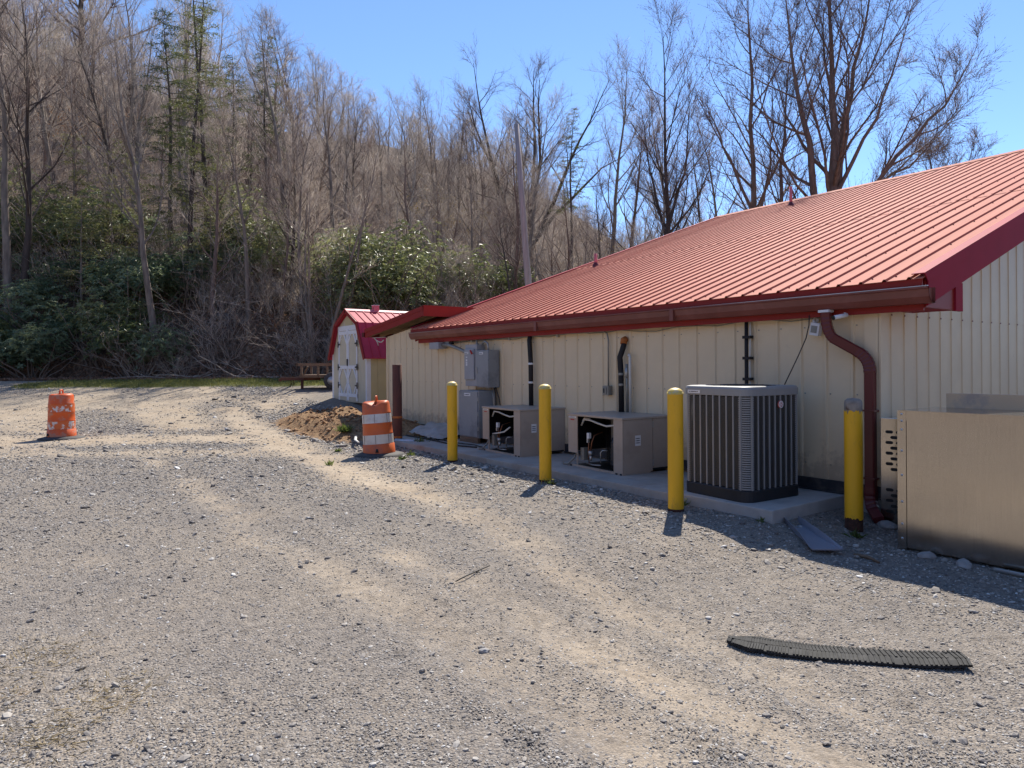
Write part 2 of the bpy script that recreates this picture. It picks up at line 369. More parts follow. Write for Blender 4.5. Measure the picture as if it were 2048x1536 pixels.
sandc = mix(ramp(noise(60, 3), [(.35, (.5,.5,.5)), (.55, (0,0,0))]), sandc, (.25,.20,.15))
sandm = ramp(math_('ADD', attr('sand'), math_('MULTIPLY', math_('SUBTRACT', noise(22, 6, .75), .5), 1.3)), [(.22, (0,0,0)), (1.0, (.86,.86,.86))])
c = mix(sandm, gc, sandc)
dirtc = mix(ramp(noise(7, 7, .75), [(.36, (0,0,0)), (.62, (1,1,1))]), (.15,.068,.03), (.44,.28,.145))
dm = ramp(math_('ADD', attr('dirt'), math_('MULTIPLY', math_('SUBTRACT', noise(7, 6, .7), .5), .8)), [(.35, (0,0,0)), (.6, (1,1,1))])
c = mix(dm, c, dirtc)
grc = mix(noise(9, 6, .7), (.07,.10,.018), (.22,.215,.06))
gm = ramp(math_('ADD', attr('grass'), math_('MULTIPLY', math_('SUBTRACT', noise(5, 6, .75), .5), .9)), [(.35, (0,0,0)), (.7, (.95,.95,.95))])
c = mix(gm, c, grc)
lv = vor(9); sep3 = N.new('ShaderNodeSeparateColor'); L.new(lv.outputs['Color'], sep3.inputs[0])
ltc = ramp(sep3.outputs[0], [(0, (.09,.055,.038)), (.45, (.20,.13,.085)), (.8, (.31,.21,.14)), (1, (.44,.33,.24))])
ltc = mix(math_('MULTIPLY', noise(.35, 5, .65), .7), ltc, (.15,.10,.07))
ltc = mix(ramp(noise(1.3, 6, .75), [(.46, (0,0,0)), (.62, (.85,.85,.85))]), ltc, (.075,.052,.038))
c = mix(attr('litter'), c, ltc)
c = mix(1.0, c, ramp(noise(10, 5, .8), [(.3, (.55,.54,.53)), (.5, (.93,.93,.93)), (.75, (1.2,1.19,1.17))]), 'MULTIPLY')
L.new(c, b.inputs['Base Color'])
inv = math_('SUBTRACT', 1.0, sandm)
hgt = math_('ADD', math_('MULTIPLY', math_('SUBTRACT', math_('MULTIPLY', sep.outputs[1], 1.0), va.outputs['Distance']), inv), math_('MULTIPLY', noise(120, 3), .5))
hgt = math_('ADD', hgt, math_('MULTIPLY', noise(9, 5), .8))
bp = N.new('ShaderNodeBump'); bp.inputs['Strength'].default_value = .8; bp.inputs['Distance'].default_value = .012
L.new(hgt, bp.inputs['Height']); L.new(bp.outputs[0], b.inputs['Normal'])

def graded(stops):
    out = []
    for (a, bb, st) in stops: out += list(np.arange(a, bb-1e-6, st))
    return np.array(out + [stops[-1][1]])
fs_ = graded([(-60,-8,4), (-8,0,.8), (0,3,.3), (3,24,.12), (24,34,.25), (34,100,1.1), (100,700,30)])
us_ = np.concatenate([np.linspace(-9, -1.1, 24), np.linspace(-1.0, 1.0, 260), np.linspace(1.1, 9, 24)])
FF, UU = np.meshgrid(fs_, us_, indexing='ij'); RR = UU*np.maximum(FF, 9)
gx, gy = fr2(FF, RR); gz = height(gx, gy)
V = np.stack([gx, gy, gz], -1).reshape(-1, 3); nf, nu = FF.shape
ii = (np.arange(nf-1)[:, None]*nu+np.arange(nu-1)[None]).ravel()
FQ = np.stack([ii, ii+1, ii+nu+1, ii+nu], 1)[:, ::-1]
me = npmesh('ground', V, FQ, 'yard_ground', True)
for nm, a in zip(('sand', 'dirt', 'grass', 'litter'), masks(V[:, 0], V[:, 1])):
    at = me.attributes.new(nm, 'FLOAT', 'POINT'); at.data.foreach_set('value', a.astype(np.float32))
ground = tag(link('ground', me), 'gravel yard with sandy wheel tracks running up to the wooded hillside', None, None, 'structure')
def gz_(x, y): return float(height(np.array([x]), np.array([y]))[0])

# ------------------------------------------------------------------ the metal building
XC, YW = -3.60, 7.41                 # near wall corner
XL, XLE = -13.86, -15.57              # left end of the main roof, end of the lean-to wall
SL = .352; YE, YR = 7.15, 18.15; XR = -3.06
Y_ = lambda y: 1.1*y
Z_ = lambda z: 1.56+1.1*(z-1.56)
def zroof(y): return 2.394+SL*((y if y < YR else 2*YR-y)-YE)
bld = thing('metal_building', (-9, 12, 0), 'long cream metal-sided building with a red ribbed metal roof', 'building')

def sheet(width, ribs, axis, nrm, p0, zb, ztop, h=.02, bw=.026, tw=.012, th=.012):
    """ribbed sheet: runs along axis from p0, ribs stand out along nrm; ztop(s) gives its top edge"""
    prof = [(0, 0)]
    for r in ribs: prof += [(r-bw, 0), (r-tw, h), (r+tw, h), (r+bw, 0)]
    prof += [(width, 0)]
    mb = MB(); A = Vector(axis); Nn = Vector(nrm); P = Vector(p0); n = len(prof)
    vs = []
    for z in (0, 1):
        for off in (0, -th):
            for (s, d) in prof: vs.append(P + A*s + Nn*(d+off) + UP*((zb(s) if callable(zb) else zb) if z == 0 else ztop(s)))
    fs = []
    for i in range(n-1):
        fs += [(i, i+1, 2*n+i+1, 2*n+i), (n+i+1, n+i, 3*n+i, 3*n+i+1), (2*n+i, 2*n+i+1, 3*n+i+1, 3*n+i), (i+1, i, n+i, n+i+1)]
    fs += [(0, 2*n, 3*n, n), (n-1, 2*n-1, 4*n-1, 3*n-1)]
    return mb.add(vs, fs)
def ltz(x): return 2.50+.118*(x+16.43)         # lean-to roof height
# front wall
mb = MB(); mb.box((XLE+.02, YW+.02, .12), (XC-.02, YW+.14, 2.20)); 
wall = mb.build('wall', 'siding', bld)
pw = .9135; x1 = XC-.14; me0 = None; k = 0
while x1 > XLE+.01:
    x0 = max(x1-pw, XLE); wd = x1-x0; rb = [r for r in (.15, .4545, .759) if r < wd-.04]
    lean = x0 < XL+.3
    if not lean and me0 is not None:
        o = link('wall_panel', me0, wall, (x1-bld.location.x, YW-bld.location.y, 0))
    else:
        top = (lambda s, x1=x1: ltz(x1-s)-.30 if x1-s < XL else 2.15) if lean else (lambda s: 2.15)
        mb = sheet(wd, rb, (-1,0,0), (0,-1,0), (0,0,0), .25, top)
        o = mb.build('wall_panel', 'siding', None); o.parent = wall; o.location = (x1-bld.location.x, YW-bld.location.y, 0)
        if not lean: me0 = o.data
    x1 -= pw; k += 1
mb = MB(); mb.box((XC-.15, YW-.026, .2), (XC+.004, YW+.0, 2.13)); mb.box((XC-.0, YW-.026, .2), (XC+.026, YW+.12, 2.2))
mb.build('corner_trim', 'siding', wall)
mb = MB()
for zz in (.42, 1.22, 1.98):
    for i in range(39):
        x = XC-.14-.15-.3045*i+.05; mb.box((x-.007, YW-.006, zz-.007), (x+.007, YW+.001, zz+.007))
tag(mb.build('wall_screws', 'conduit', wall), kind='stuff')
mb = MB(); mb.box((XLE-.02, YW-.025, .05), (XLE+.06, YW+.1, 2.28)); mb.build('corner_trim', 'siding', wall)
mb = MB(); mb.box((XLE, YW-.03, .125), (XC+.03, YW-.014, .255)); mb.box((XLE, YW-.05, .118), (XC+.03, YW-.012, .132))
mb.build('base_flashing', 'flash_dark', wall)
mb = MB(); mb.box((XLE, YW+.012, -.2), (XC-.01, YW+.16, .13)); mb.box((XC-.17, YW+.16, -.2), (XC-.01, 28.6, .13)); mb.build('foundation', 'concrete', bld)
# gable wall (two courses)
YB = 28.6
mb = MB(); mb.prism([(YW+.05,.1),(YB,.1),(YB,zroof(YB)-.26),(YR,zroof(YR)-.26),(YW+.05,zroof(YW)-.26)], lambda p, t: (XC-.14+.12*t, p[0], p[1]))
gable = mb.build('gable_wall', 'siding', bld)
y = YW+.10
while y < YB-.05:
    wd = min(.9, YB-y); rb = [r for r in (.15, .45, .75) if r < wd-.04]
    o = sheet(wd, rb, (0,1,0), (1,0,0), (XC-.001, y, 0), .14, lambda s: 2.10, .009, .012, .005).build('gable_panel', 'siding', None); o.parent = gable; o.location = -bld.location
    o = sheet(wd, rb, (0,1,0), (1,0,0), (XC+.002, y, 0), 2.085, lambda s, y=y: max(2.1, zroof(y+s)-.2), .009, .012, .005).build('gable_panel', 'siding', None); o.parent = gable; o.location = -bld.location
    y += .9
mb = MB()
for i in range(24):
    mb.box((XC+.006, YW+.25+.6*i*.5-.009, 2.077), (XC+.014, YW+.25+.6*i*.5+.009, 2.093))
tag(mb.build('screws', 'gutter_brown', gable), kind='stuff')
mb = MB(); mb.box((XL+.1, YB-.1, 0), (XC-.1, YB, 2.3)); mb.prism([(YW+.2,.1),(YB,.1),(YB,zroof(YB)-.3),(YR,zroof(YR)-.3),(YW+.2,zroof(YW)-.3)], lambda p, t: (XL+.1+.1*t, p[0], p[1]))
mb.box((XLE, YW+.14, 0), (XLE+.1, 12.3, 2.3)); mb.box((XLE, 12.2, 0), (XL, 12.3, 2.3))
mb.build('rear_walls', 'siding', bld)
# roof
mb = MB(); mb.prism([(YE+.1, zroof(YE+.1)-.02), (YR, zroof(YR)-.02), (2*YR-YE-.1, zroof(YE+.1)-.02), (2*YR-YE-.1, zroof(YE+.1)-.1), (YR, zroof(YR)-.16), (YE+.1, zroof(YE+.1)-.1)], lambda p, t: (XL+.02+(XR-XL-.04)*t, p[0], p[1]))
roof = mb.build('roof', 'trim_red', bld)
NS = 15; sw = (XR-XL)/NS; rs = sw/3
def roofsheet(ya, yb, lift):
    za, zb_ = zroof(ya)+lift, zroof(yb)+lift
    prof = [(0, 0)]
    for r in (rs*.5, rs*1.5, rs*2.5): prof += [(r-.03, 0), (r-.014, .022), (r+.010, .022), (r+.017, 0)]
    prof += [(sw+.0, 0)]; n = len(prof); vs = []
    for (yy, zz) in ((ya, za), (yb, zb_)):
        for off in (0, -.006):
            for (s, d) in prof: vs.append((s, yy, zz+d+off))
    fs = []
    for i in range(n-1):
        fs += [(i, i+1, 2*n+i+1, 2*n+i), (n+i+1, n+i, 3*n+i, 3*n+i+1), (2*n+i, 2*n+i+1, 3*n+i+1, 3*n+i), (i+1, i, n+i, n+i+1)]
    fs += [(0, 2*n, 3*n, n), (n-1, 2*n-1, 4*n-1, 3*n-1)]
    return MB().add(vs, fs)
for (ya, yb, lift) in ((YE, 12.15, 0), (12.0, YR, .007), (YR, 2*YR-YE, 0)):
    me = None
    for i in range(NS):
        if me is None:
            o = roofsheet(ya, yb, lift).build('roof_panel', 'roof_red', None); me = o.data
        else: o = link('roof_panel', me)
        o.parent = roof; o.location = (XL+i*sw-bld.location.x, -bld.location.y, random.Random(i).uniform(-.0015, .0015))
mb = MB()
for yy in (7.3, 8.6, 9.9, 11.2, 12.24, 13.5, 14.8, 16.1, 17.4):
    for i in range(NS*3):
        x = XL+(i+.5)*rs+.045; z = zroof(yy)+(.008 if yy > 11.95 else 0)
        mb.box((x-.006, yy-.008, z), (x+.006, yy+.008, z+.008))
tag(mb.build('roof_screws', 'down_maroon', roof), kind='stuff')
mb = MB(); mb.prism([(YR-.16, zroof(YR-.16)+.026), (YR, zroof(YR)+.05), (YR+.16, zroof(YR-.16)+.026), (YR+.16, zroof(YR-.16)+.018), (YR, zroof(YR)+.042), (YR-.16, zroof(YR-.16)+.018)], lambda p, t: (XL-.02+(XR-XL+.04)*t, p[0], p[1]))
mb.build('ridge_cap', 'roof_red', roof)
def rake(x, w, s):   # trim that follows the slope at one roof end, both slopes
    mb = MB()
    for sg in (0, 1):
        f = (lambda y: y) if sg == 0 else (lambda y: 2*YR-y)
        cap = [(YE+.02, zroof(YE+.02)+.045), (YR, zroof(YR)+.045), (YR, zroof(YR)+.035), (YE+.02, zroof(YE+.02)+.035)]
        mb.prism([(f(a), bz) for a, bz in cap], lambda p, t: (x-(.11*s)+(.125*s)*t, p[0], p[1]))
        face = [(YE+.03, zroof(YE+.03)+.034), (YR, zroof(YR)+.034), (YR, zroof(YR)-.07), (YE+.1, zroof(YE+.1)-.07)]
        mb.prism([(f(a), bz) for a, bz in face], lambda p, t: (x+.004*s+.011*s*t, p[0], p[1]))
        low = [(YE+.13, zroof(YE+.13)-.066), (YR, zroof(YR)-.066), (YR, zroof(YR)-.31), (YE+.13, zroof(YE+.13)-.31)]
        mb.prism([(f(a), bz) for a, bz in low], lambda p, t: (x-.022*s+.02*s*t, p[0], p[1]))
    return mb
rake(XR, 0, 1).build('rake_trim', 'rake_red', roof); rake(XL, 0, -1).build('rake_trim', 'rake_red', roof)
mb = MB(); mb.box((XR-.05, 7.94, 2.105), (XR-.012, 8.11, zroof(8.03)-.30)); mb.build('return_board', 'rake_red', roof)
mb = MB(); mb.prism([(7.30, 2.115), (7.942, 2.115), (7.942, zroof(7.94)-.28), (7.30, zroof(7.30)-.28)], lambda p, t: (XR-.06+.03*t, p[0], p[1])); mb.build('return_infill', 'trim_red', roof)
mb = MB(); mb.box((XL+.15, 7.285, 2.085), (XR-.05, 7.312, 2.33)); mb.box((XL+.1, 7.26, 2.325), (XR-.06, 7.314, 2.375)); mb.build('fascia', 'trim_red', roof)
MB().box((XL, 7.166, 2.29), (XR-.01, 7.18, 2.392)).build('drip_edge', 'trim_red', roof)
mb = MB(); mb.box((XL+.14, 7.314, 2.15), (XR-.06, YW+.02, 2.18)); mb.build('soffit', 'siding', roof)
mb = MB(); mb.box((XC+.03, 7.33, 2.12), (XR-.06, 8.1, 2.14))
mb.prism([(YW, zroof(YW)-.12), (YR, zroof(YR)-.19), (YR, zroof(YR)-.17), (YW, zroof(YW)-.10)], lambda p, t: (XC-.02+(XR-.03-XC)*t, p[0], p[1])); mb.build('rake_soffit', 'rake_red', roof)
# K-style gutter
def gut(x, dz): 
    pr = [(6.622, 2.235), (6.622, 2.095), (6.535, 2.095), (6.495, 2.15), (6.485, 2.215), (6.47, 2.222), (6.47, 2.236), (6.492, 2.236), (6.502, 2.22), (6.51, 2.152), (6.54, 2.11), (6.610, 2.11), (6.610, 2.235)]
    return [(x, Y_(a), Z_(c)+dz) for a, c in pr]
g0 = gut(XL-.02, .025); g1 = gut(-6.2, .012); g2 = gut(XR+.06, 0); n = len(g0)
mb = MB(); mb.add(g0+g1+g2, [(i, (i+1) % n, n+(i+1) % n, n+i) for i in range(n)]+[(n+i, n+(i+1) % n, 2*n+(i+1) % n, 2*n+i) for i in range(n)])
gutter = mb.build('gutter', 'gutter_brown', bld)
for xa, gg in ((XL-.028, g0), (XR+.03, g2)):
    mb = MB(); mb.prism([(gg[i][1], gg[i][2]) for i in (0,1,2,3,4)], lambda p, t: (xa+.008*t, p[0], p[1])); mb.build('end_cap', 'gutter_brown', gutter)
mb = MB(); mb.box((XL, Y_(6.471), Z_(2.240)), (XR+.06, Y_(6.486), Z_(2.247))); mb.build('gutter_lip', 'steel_trim', gutter)
for xx in (-9.2, -6.2):
    mb = MB(); mb.box((xx-.03, Y_(6.466), Z_(2.10)), (xx+.03, Y_(6.50), Z_(2.235))); mb.build('gutter_joint', 'gutter_brown', gutter)
# downspout: rectangular pipe with crimped elbows
def rectpipe(pts, a, c, crimp=(), side=Vector((1,0,0))):
    pts = [Vector(p) for p in pts]; vs = []
    for i, p in enumerate(pts):
        d = (pts[min(i+1, len(pts)-1)]-pts[max(i-1, 0)]).normalized(); u = (side-d*side.dot(d)).normalized(); v = d.cross(u)
        k = 1.0 + (.07 if i in crimp and i % 2 else 0)
        ch = .012
        for (p_, q_) in ((-a+ch,-c),(a-ch,-c),(a,-c+ch),(a,c-ch),(a-ch,c),(-a+ch,c),(-a,c-ch),(-a,-c+ch)): vs.append(p+u*p_*k+v*q_*k)
    n = 8; fs = [(i*n+j, i*n+(j+1) % n, (i+1)*n+(j+1) % n, (i+1)*n+j) for i in range(len(pts)-1) for j in range(n)]
    fs += [tuple(reversed(range(n))), tuple((len(pts)-1)*n+j for j in range(n))]
    return MB().add(vs, fs)
def arc(p, q, r, n=10):
    """points of a rounded bend p -> q -> r"""
    p, q, r = Vector(p), Vector(q), Vector(r); return [p*(1-t)**2+q*2*t*(1-t)+r*t*t for t in [i/n for i in range(n+1)]]
ds = rectpipe([(-3.665, 7.335, 1.52), (-3.665, 7.335, .17)], .052, .04).build('downspout', 'down_maroon', bld)
e1 = arc((-4.08, 7.215, 2.10), (-4.08, 7.215, 1.90), (-4.00, 7.245, 1.83), 14)
rectpipe([(-4.08, 7.215, 2.16)]+e1, .042, .05, range(15), Vector((.3,-1,0))).build('elbow', 'down_maroon', ds)
rectpipe([(-4.02, 7.238, 1.845), (-3.76, 7.318, 1.675)], .046, .054, (), Vector((.3,-1,0))).build('offset_pipe', 'down_maroon', ds)
rectpipe(arc((-3.78, 7.312, 1.688), (-3.665, 7.345, 1.61), (-3.665, 7.335, 1.46), 14), .046, .055, range(15), Vector((.3,-1,0))).build('elbow', 'down_maroon', ds)
rectpipe([(-3.665, 7.335, .24)]+arc((-3.665, 7.335, .18), (-3.665, 7.335, .06), (-3.61, 7.28, .0), 8)+[(-3.50, 7.17, -.06)], .054, .044, range(1, 9)).build('elbow', 'down_maroon', ds)
mb = MB(); mb.box((-4.14, 7.155, 2.125), (-4.02, 7.265, 2.152)); mb.build('outlet', 'white_trim', ds)
for zz in (1.05, .33):
    mb = MB(); mb.box((-3.735, 7.285, zz), (-3.595, 7.41, zz+.018)); mb.build('strap', 'down_maroon', ds)
# vents on the roof
for (x, y, h) in ((-13.0, 12.05, .27), (-10.62, 17.05, .46)):
    mb = MB(); z = zroof(y); mb.lathe([(.09, z-.02), (.085, z+.02), (.05, z+.07), (.045, z+.09), (0, z+.09)], 12, Matrix.Translation((x, y, 0)))
    v = mb.build('vent_boot', 'down_maroon', roof)
    MB().tube([(x, y, z-.05), (x, y, z+.05+h)], .04, 10).build('vent_pipe', 'pink_cap', v)
# lean-to at the far end
mb = MB(); mb.prism([(-16.44, ltz(-16.44)-.02), (-13.29, ltz(-13.29)-.02), (-13.29, ltz(-13.29)-.06), (-16.44, ltz(-16.44)-.06)], lambda p, t: (p[0], 7.22+5.6*t, p[1]))
lt = mb.build('lean_to_roof', 'trim_red', bld)
for i in range(6):
    ya = 7.21+i*.93; mb = MB(); vs = []; prof = [(0,0)]
    for r in (.15,.45,.75): prof += [(r-.03,0),(r-.012,.02),(r+.012,.02),(r+.03,0)]
    prof += [(.93,0)]; n = len(prof)
    for x in (-16.47, -13.28):
        for off in (0,-.008): vs += [(x, ya+s, ltz(x)+d+off) for s, d in prof]
    fs = []
    for q in range(n-1): fs += [(q, q+1, 2*n+q+1, 2*n+q), (n+q+1, n+q, 3*n+q, 3*n+q+1), (q+1, q, n+q, n+q+1), (2*n+q, 2*n+q+1, 3*n+q+1, 3*n+q)]
    o = mb.add(vs, fs).build('roof_panel', 'shed_roof', lt)
mb = MB(); mb.prism([(-16.46, ltz(-16.46)+.03), (-13.28, ltz(-13.28)+.03), (-13.28, ltz(-13.28)-.06), (-16.46, ltz(-16.46)-.06)], lambda p, t: (p[0], 7.185+.03*t, p[1]))
mb.prism([(-16.44, ltz(-16.44)-.055), (-13.28, ltz(-13.28)-.055), (-13.28, ltz(-13.28)-.19), (-16.44, ltz(-16.44)-.19)], lambda p, t: (p[0], 7.20+.025*t, p[1]))
mb.build('rake_trim', 'trim_red', lt)
mb = MB(); mb.box((-13.31, 7.185, ltz(-13.29)-.2), (-13.275, 12.3, ltz(-13.29)+.04)); mb.build('fascia', 'trim_red', lt)
mb = MB(); mb.box((-16.58, 7.17, 2.33), (-16.46, 12.3, 2.45)); mb.build('gutter', 'down_maroon', lt)
for yy in (7.30, 7.6):
    mb = MB(); mb.prism([(-16.42, ltz(-16.42)-.065), (-13.33, ltz(-13.33)-.065), (-13.33, ltz(-13.33)-.17), (-16.42, ltz(-16.42)-.17)], lambda p, t: (p[0], yy+.04*t, p[1])); mb.build('rafter', 'soffit_wood', lt)
mb = MB(); mb.prism([(-16.42, ltz(-16.42)-.062), (-13.33, ltz(-13.33)-.062), (-13.33, ltz(-13.33)-.075), (-16.42, ltz(-16.42)-.075)], lambda p, t: (p[0], 7.22+4.5*t, p[1])); mb.build('ceiling_boards', 'soffit_wood', lt)
mb = MB(); mb.tube([(-16.15, 7.28, 2.30), (-15.58, 7.36, 2.30)], .02, 4, flat=.4); mb.tube([(-16.1, 7.3, 2.29), (-16.0, 7.32, 2.23), (-15.9, 7.34, 2.19), (-15.78, 7.35, 2.18), (-15.66, 7.35, 2.23)], .014, 5); mb.tube([(-16.05, 7.3, 2.28), (-15.96, 7.32, 2.18), (-15.93, 7.33, 2.10)], .012, 5)
mb.build('torn_trim', 'pvc_white', lt)

# ------------------------------------------------------------------ slabs
mb = MB(); mb.bbox((-14.2, 6.02, -.10), (-5.28, YW+.005, .095), .012); tag(mb.build('concrete_slab', 'concrete_stain'), 'long concrete slab under the condensing units along the wall', kind='structure')
mb = MB(); mb.bbox((-5.25, 6.02, -.10), (-3.97, YW+.003, .112), .012); tag(mb.build('concrete_pad', 'concrete'), 'square concrete pad under the tall air conditioner', kind='structure')

# ------------------------------------------------------------------ bollards
def bollard(x, y, h, label):
    z = gz_(x, y); t_ = thing('bollard', (x, y, z), label, 'bollard', None)
    r = .083
    MB().lathe([(r, .03), (r, h-.045), (r-.001, h-.04)], 28).build('post', 'yellow', t_, False)
    pr = [(r*cos(a)+.002, h-.045+.055*sin(a)) for a in [i*pi/2/7 for i in range(8)]]; pr[-1] = (.0005, h+.01)
    MB().lathe([(r+.004, h-.06), (r+.004, h-.045)]+pr, 28).build('dome', 'yellow_dome', t_, False)
    MB().lathe([(r+.002, -.08), (r+.002, .02), (r-.002, .032)], 28).build('rust_foot', 'rust', t_, False)
    return t_
bollard(-9.613, 5.718, 1.30, 'yellow steel bollard standing in front of the grey electrical cabinets')
bollard(-7.208, 5.738, 1.305, 'yellow steel bollard standing between the two tan condensing units')
bollard(-4.895, 5.672, 1.305, 'yellow steel bollard standing at the corner of the tall air conditioner')
x, y = -3.537, 6.741; z = gz_(x, y)
t_ = thing('bollard', (x, y, z), 'yellow bollard with grey rusty uncapped top and rusted foot by the downspout', 'bollard')
r = .083; rr = random.Random(3)
n = 40; vs = []; lowz = [.10+.03*rr.random()+(.05 if i in (12,13) else 0) for i in range(n)]; hiz = [1.195-.02*rr.random()-(.03 if i % 9 == 2 else 0) for i in range(n)]
vs = [((r+.002)*cos(2*pi*i/n), (r+.002)*sin(2*pi*i/n), lowz[i]) for i in range(n)]+[((r+.002)*cos(2*pi*i/n), (r+.002)*sin(2*pi*i/n), hiz[i]) for i in range(n)]
MB().add(vs, [(i, (i+1) % n, n+(i+1) % n, n+i) for i in range(n)], True).build('post', 'yellow', t_, False)
MB().lathe([(r, -.08), (r, .2), (r-.01, .2)], 28).build('rust_foot', 'rust', t_, False)
MB().lathe([(r-.01, 1.1), (r, 1.12), (r, 1.262), (r-.006, 1.285), (r-.03, 1.304), (.0, 1.312)], 28).build('worn_top', 'weld_cap', t_, False)
z = gz_(-12.55, 6.18)
t_ = thing('rusty_post', (-12.55, 6.18, z), 'unpainted rusty brown steel post behind the leaning traffic drum', 'post')
MB().lathe([(.095, -.1), (.095, 1.595), (.088, 1.60), (0, 1.602)], 24).build('post', 'rust_post', t_, False)
for zz in (.12, .52): MB().lathe([(.096, zz), (.101, zz+.01), (.101, zz+.03), (.096, zz+.04)], 24).build('weld_band', 'rust_orange', t_, False)

# ------------------------------------------------------------------ traffic drums
def drum(x, y, label, worn, lean, dent, H=.98):
    z = gz_(x, y); t_ = thing('traffic_drum', (x, y, z), label, 'traffic drum', rot=(0, 0, 0))
    n = 40; zs = [(.02,.285),(.19,.278),(.20,.262),(.36,.262),(.37,.268),(.385,.262),(.54,.256),(.55,.262),(.565,.254),(.72,.25),(.73,.256),(.745,.248),(.90,.238),(.935,.225),(.95,.19),(.955,.0)]
    def pt(r, zz, a):
        k = 1
        if dent:
            k -= dent*max(0, cos(a-dent_a))**6*max(0, (zz-.55))*1.2 + .05*dent*sin(7*a)*max(0, zz-.8)
        p = Vector((r*cos(a)*k, r*sin(a)*k, zz*H/.955 - (dent*.10*max(0, cos(a-dent_a))**3 if zz > .88 else 0)))
        return Matrix.Rotation(lean[0], 3, 'X') @ (Matrix.Rotation(lean[1], 3, 'Y') @ p)
    dent_a = -.6
    def shell(z0, z1, grow=0, full=False):
        prof = [(r, zz) for zz, r in zs if z0-1e-6 <= zz <= z1+1e-6]
        vs = [pt(r+grow, zz, 2*pi*k/n) for r, zz in prof for k in range(n)]
        return MB().add(vs, [(i*n+k, i*n+(k+1) % n, (i+1)*n+(k+1) % n, (i+1)*n+k) for i in range(len(prof)-1) for k in range(n)], True)
    body = shell(0, 1).build('body', 'drum_worn' if worn else 'drum_orange', t_, False)
    for (a, bz) in ((.20, .36), (.565, .72)):
        shell(a, bz, .004).build('reflective_band', 'band_worn' if worn else 'band_white', t_, False)
        if not worn:
            for k in range(7):
                aa = 2*pi*k/7+.3; MB().tube([pt(.272 if a < .3 else .2615, a+.005, aa), pt(.268 if a < .3 else .2555, bz-.005, aa)], .003, 4).build('band_seam', 'rust_post', t_, False)
    mb = MB(); R_ = Matrix.Rotation(lean[0], 3, 'X') @ Matrix.Rotation(lean[1], 3, 'Y')
    q = [(-.06,0,.93),(-.055,0,1.0),(-.035,0,1.03),(.035,0,1.03),(.055,0,1.0),(.06,0,.93)]
    ca, sa = cos(-.6), sin(-.6)
    mb.tube([R_ @ Vector((p[0]*ca+(.03 if not worn else 0), p[0]*sa, p[2]*H/.955)) for p in q], .017, 8).build('handle', 'drum_worn' if worn else 'drum_orange', t_, False)
    MB().lathe([(.46, .0), (.46, .012), (.30, .05), (.27, .05)], 36).build('rubber_base', 'rubber', t_, False)
    mb = MB(); aa = -1.15 if worn else -.55
    p = pt(.288, .06, aa); q = pt(.284, .12, aa)
    mb.tube([p, q], [.03, .018], 8); mb.build('lock_slot', 'cond_in', t_, False)
    return t_
drum(-11.2, 5.16, 'leaning dented orange and white striped traffic drum beside the rusty post', False, (radians(2), radians(-4)), .8, .96)
drum(-18.33, .75, 'upright faded orange traffic drum with peeled white bands standing alone in the yard', True, (0, radians(-2)), .15, 1.0)

# ------------------------------------------------------------------ tall air conditioner
ac = thing('air_conditioner', (-4.745, 6.60, .112), 'tall grey square air conditioner with slatted sides and a black base', 'air conditioner', rot=(0, 0, radians(-4)))
S = .45; HH = 1.215
def rsq(s, r, n=5):
    out = []
    for cx_, cy_, a0 in ((s-r, s-r, 0), (-s+r, s-r, pi/2), (-s+r, -s+r, pi), (s-r, -s+r, 3*pi/2)):
        out += [(cx_+r*cos(a0+pi/2*i/n), cy_+r*sin(a0+pi/2*i/n)) for i in range(n+1)]
    return out
def stack(levels, caps=(True, True)):
    """levels: (half size, corner radius, z)"""
    mb = MB(); vs = []
    for s, r, z in levels: vs += [(x, y, z) for x, y in rsq(s, r)]
    n = 24; fs = [(i*n+k, i*n+(k+1) % n, (i+1)*n+(k+1) % n, (i+1)*n+k) for i in range(len(levels)-1) for k in range(n)]
    if caps[0]: fs.append(tuple(reversed(range(n))))
    if caps[1]: fs.append(tuple((len(levels)-1)*n+k for k in range(n)))
    return mb.add(vs, fs)
stack([(S+.012, .13, 0), (S+.012, .13, .115), (S-.005, .12, .13)]).build('base_pan', 'ac_base', ac, False)
stack([(S-.05, .10, .12), (S-.05, .10, HH-.09)]).build('coil', 'ac_dark', ac, False)
# top cover with a round fan opening
n = 48; outer = []
sq = rsq(S+.005, .10, 11)
lv = [(S-.004, .10, HH-.105), (S+.008, .105, HH-.10), (S+.008, .105, HH-.03), (S-.002, .10, HH-.008), (S-.03, .09, HH)]
vs = []
for s, r, z in lv: vs += [(x, y, z) for x, y in rsq(s, r, 11)]
for rr_, z in ((.385, HH), (.375, HH-.012), (.372, HH-.06)): vs += [(rr_*cos(2*pi*(k-.0)/n+pi/4*0), rr_*sin(2*pi*k/n), z) for k in range(n)]
fs = [(i*n+k, i*n+(k+1) % n, (i+1)*n+(k+1) % n, (i+1)*n+k) for i in range(len(lv)+2) for k in range(n)]
top = MB().add(vs, fs).build('top_cover', 'ac_grey', ac, False)
MB().lathe([(.372, HH-.062), (.05, HH-.07), (0, HH-.07)], 24).build('fan_well', 'ac_dark', ac, False)
mb = MB()
for rr_ in (.10, .16, .22, .28, .34): mb.lathe([(rr_-.003, HH-.006), (rr_+.003, HH-.006), (rr_+.003, HH), (rr_-.003, HH)], 24)
for k in range(8): mb.tube([(.06*cos(k*pi/4), .06*sin(k*pi/4), HH-.004), (.378*cos(k*pi/4), .378*sin(k*pi/4), HH-.004)], .004, 4)
mb.build('fan_grille', 'ac_dark', ac, False)
FWD = S-.085
bar = MB(); bar.box((-.0085, -S-.006, .125), (.0085, -S+.016, HH-.10)); bme = None
lou = MB()
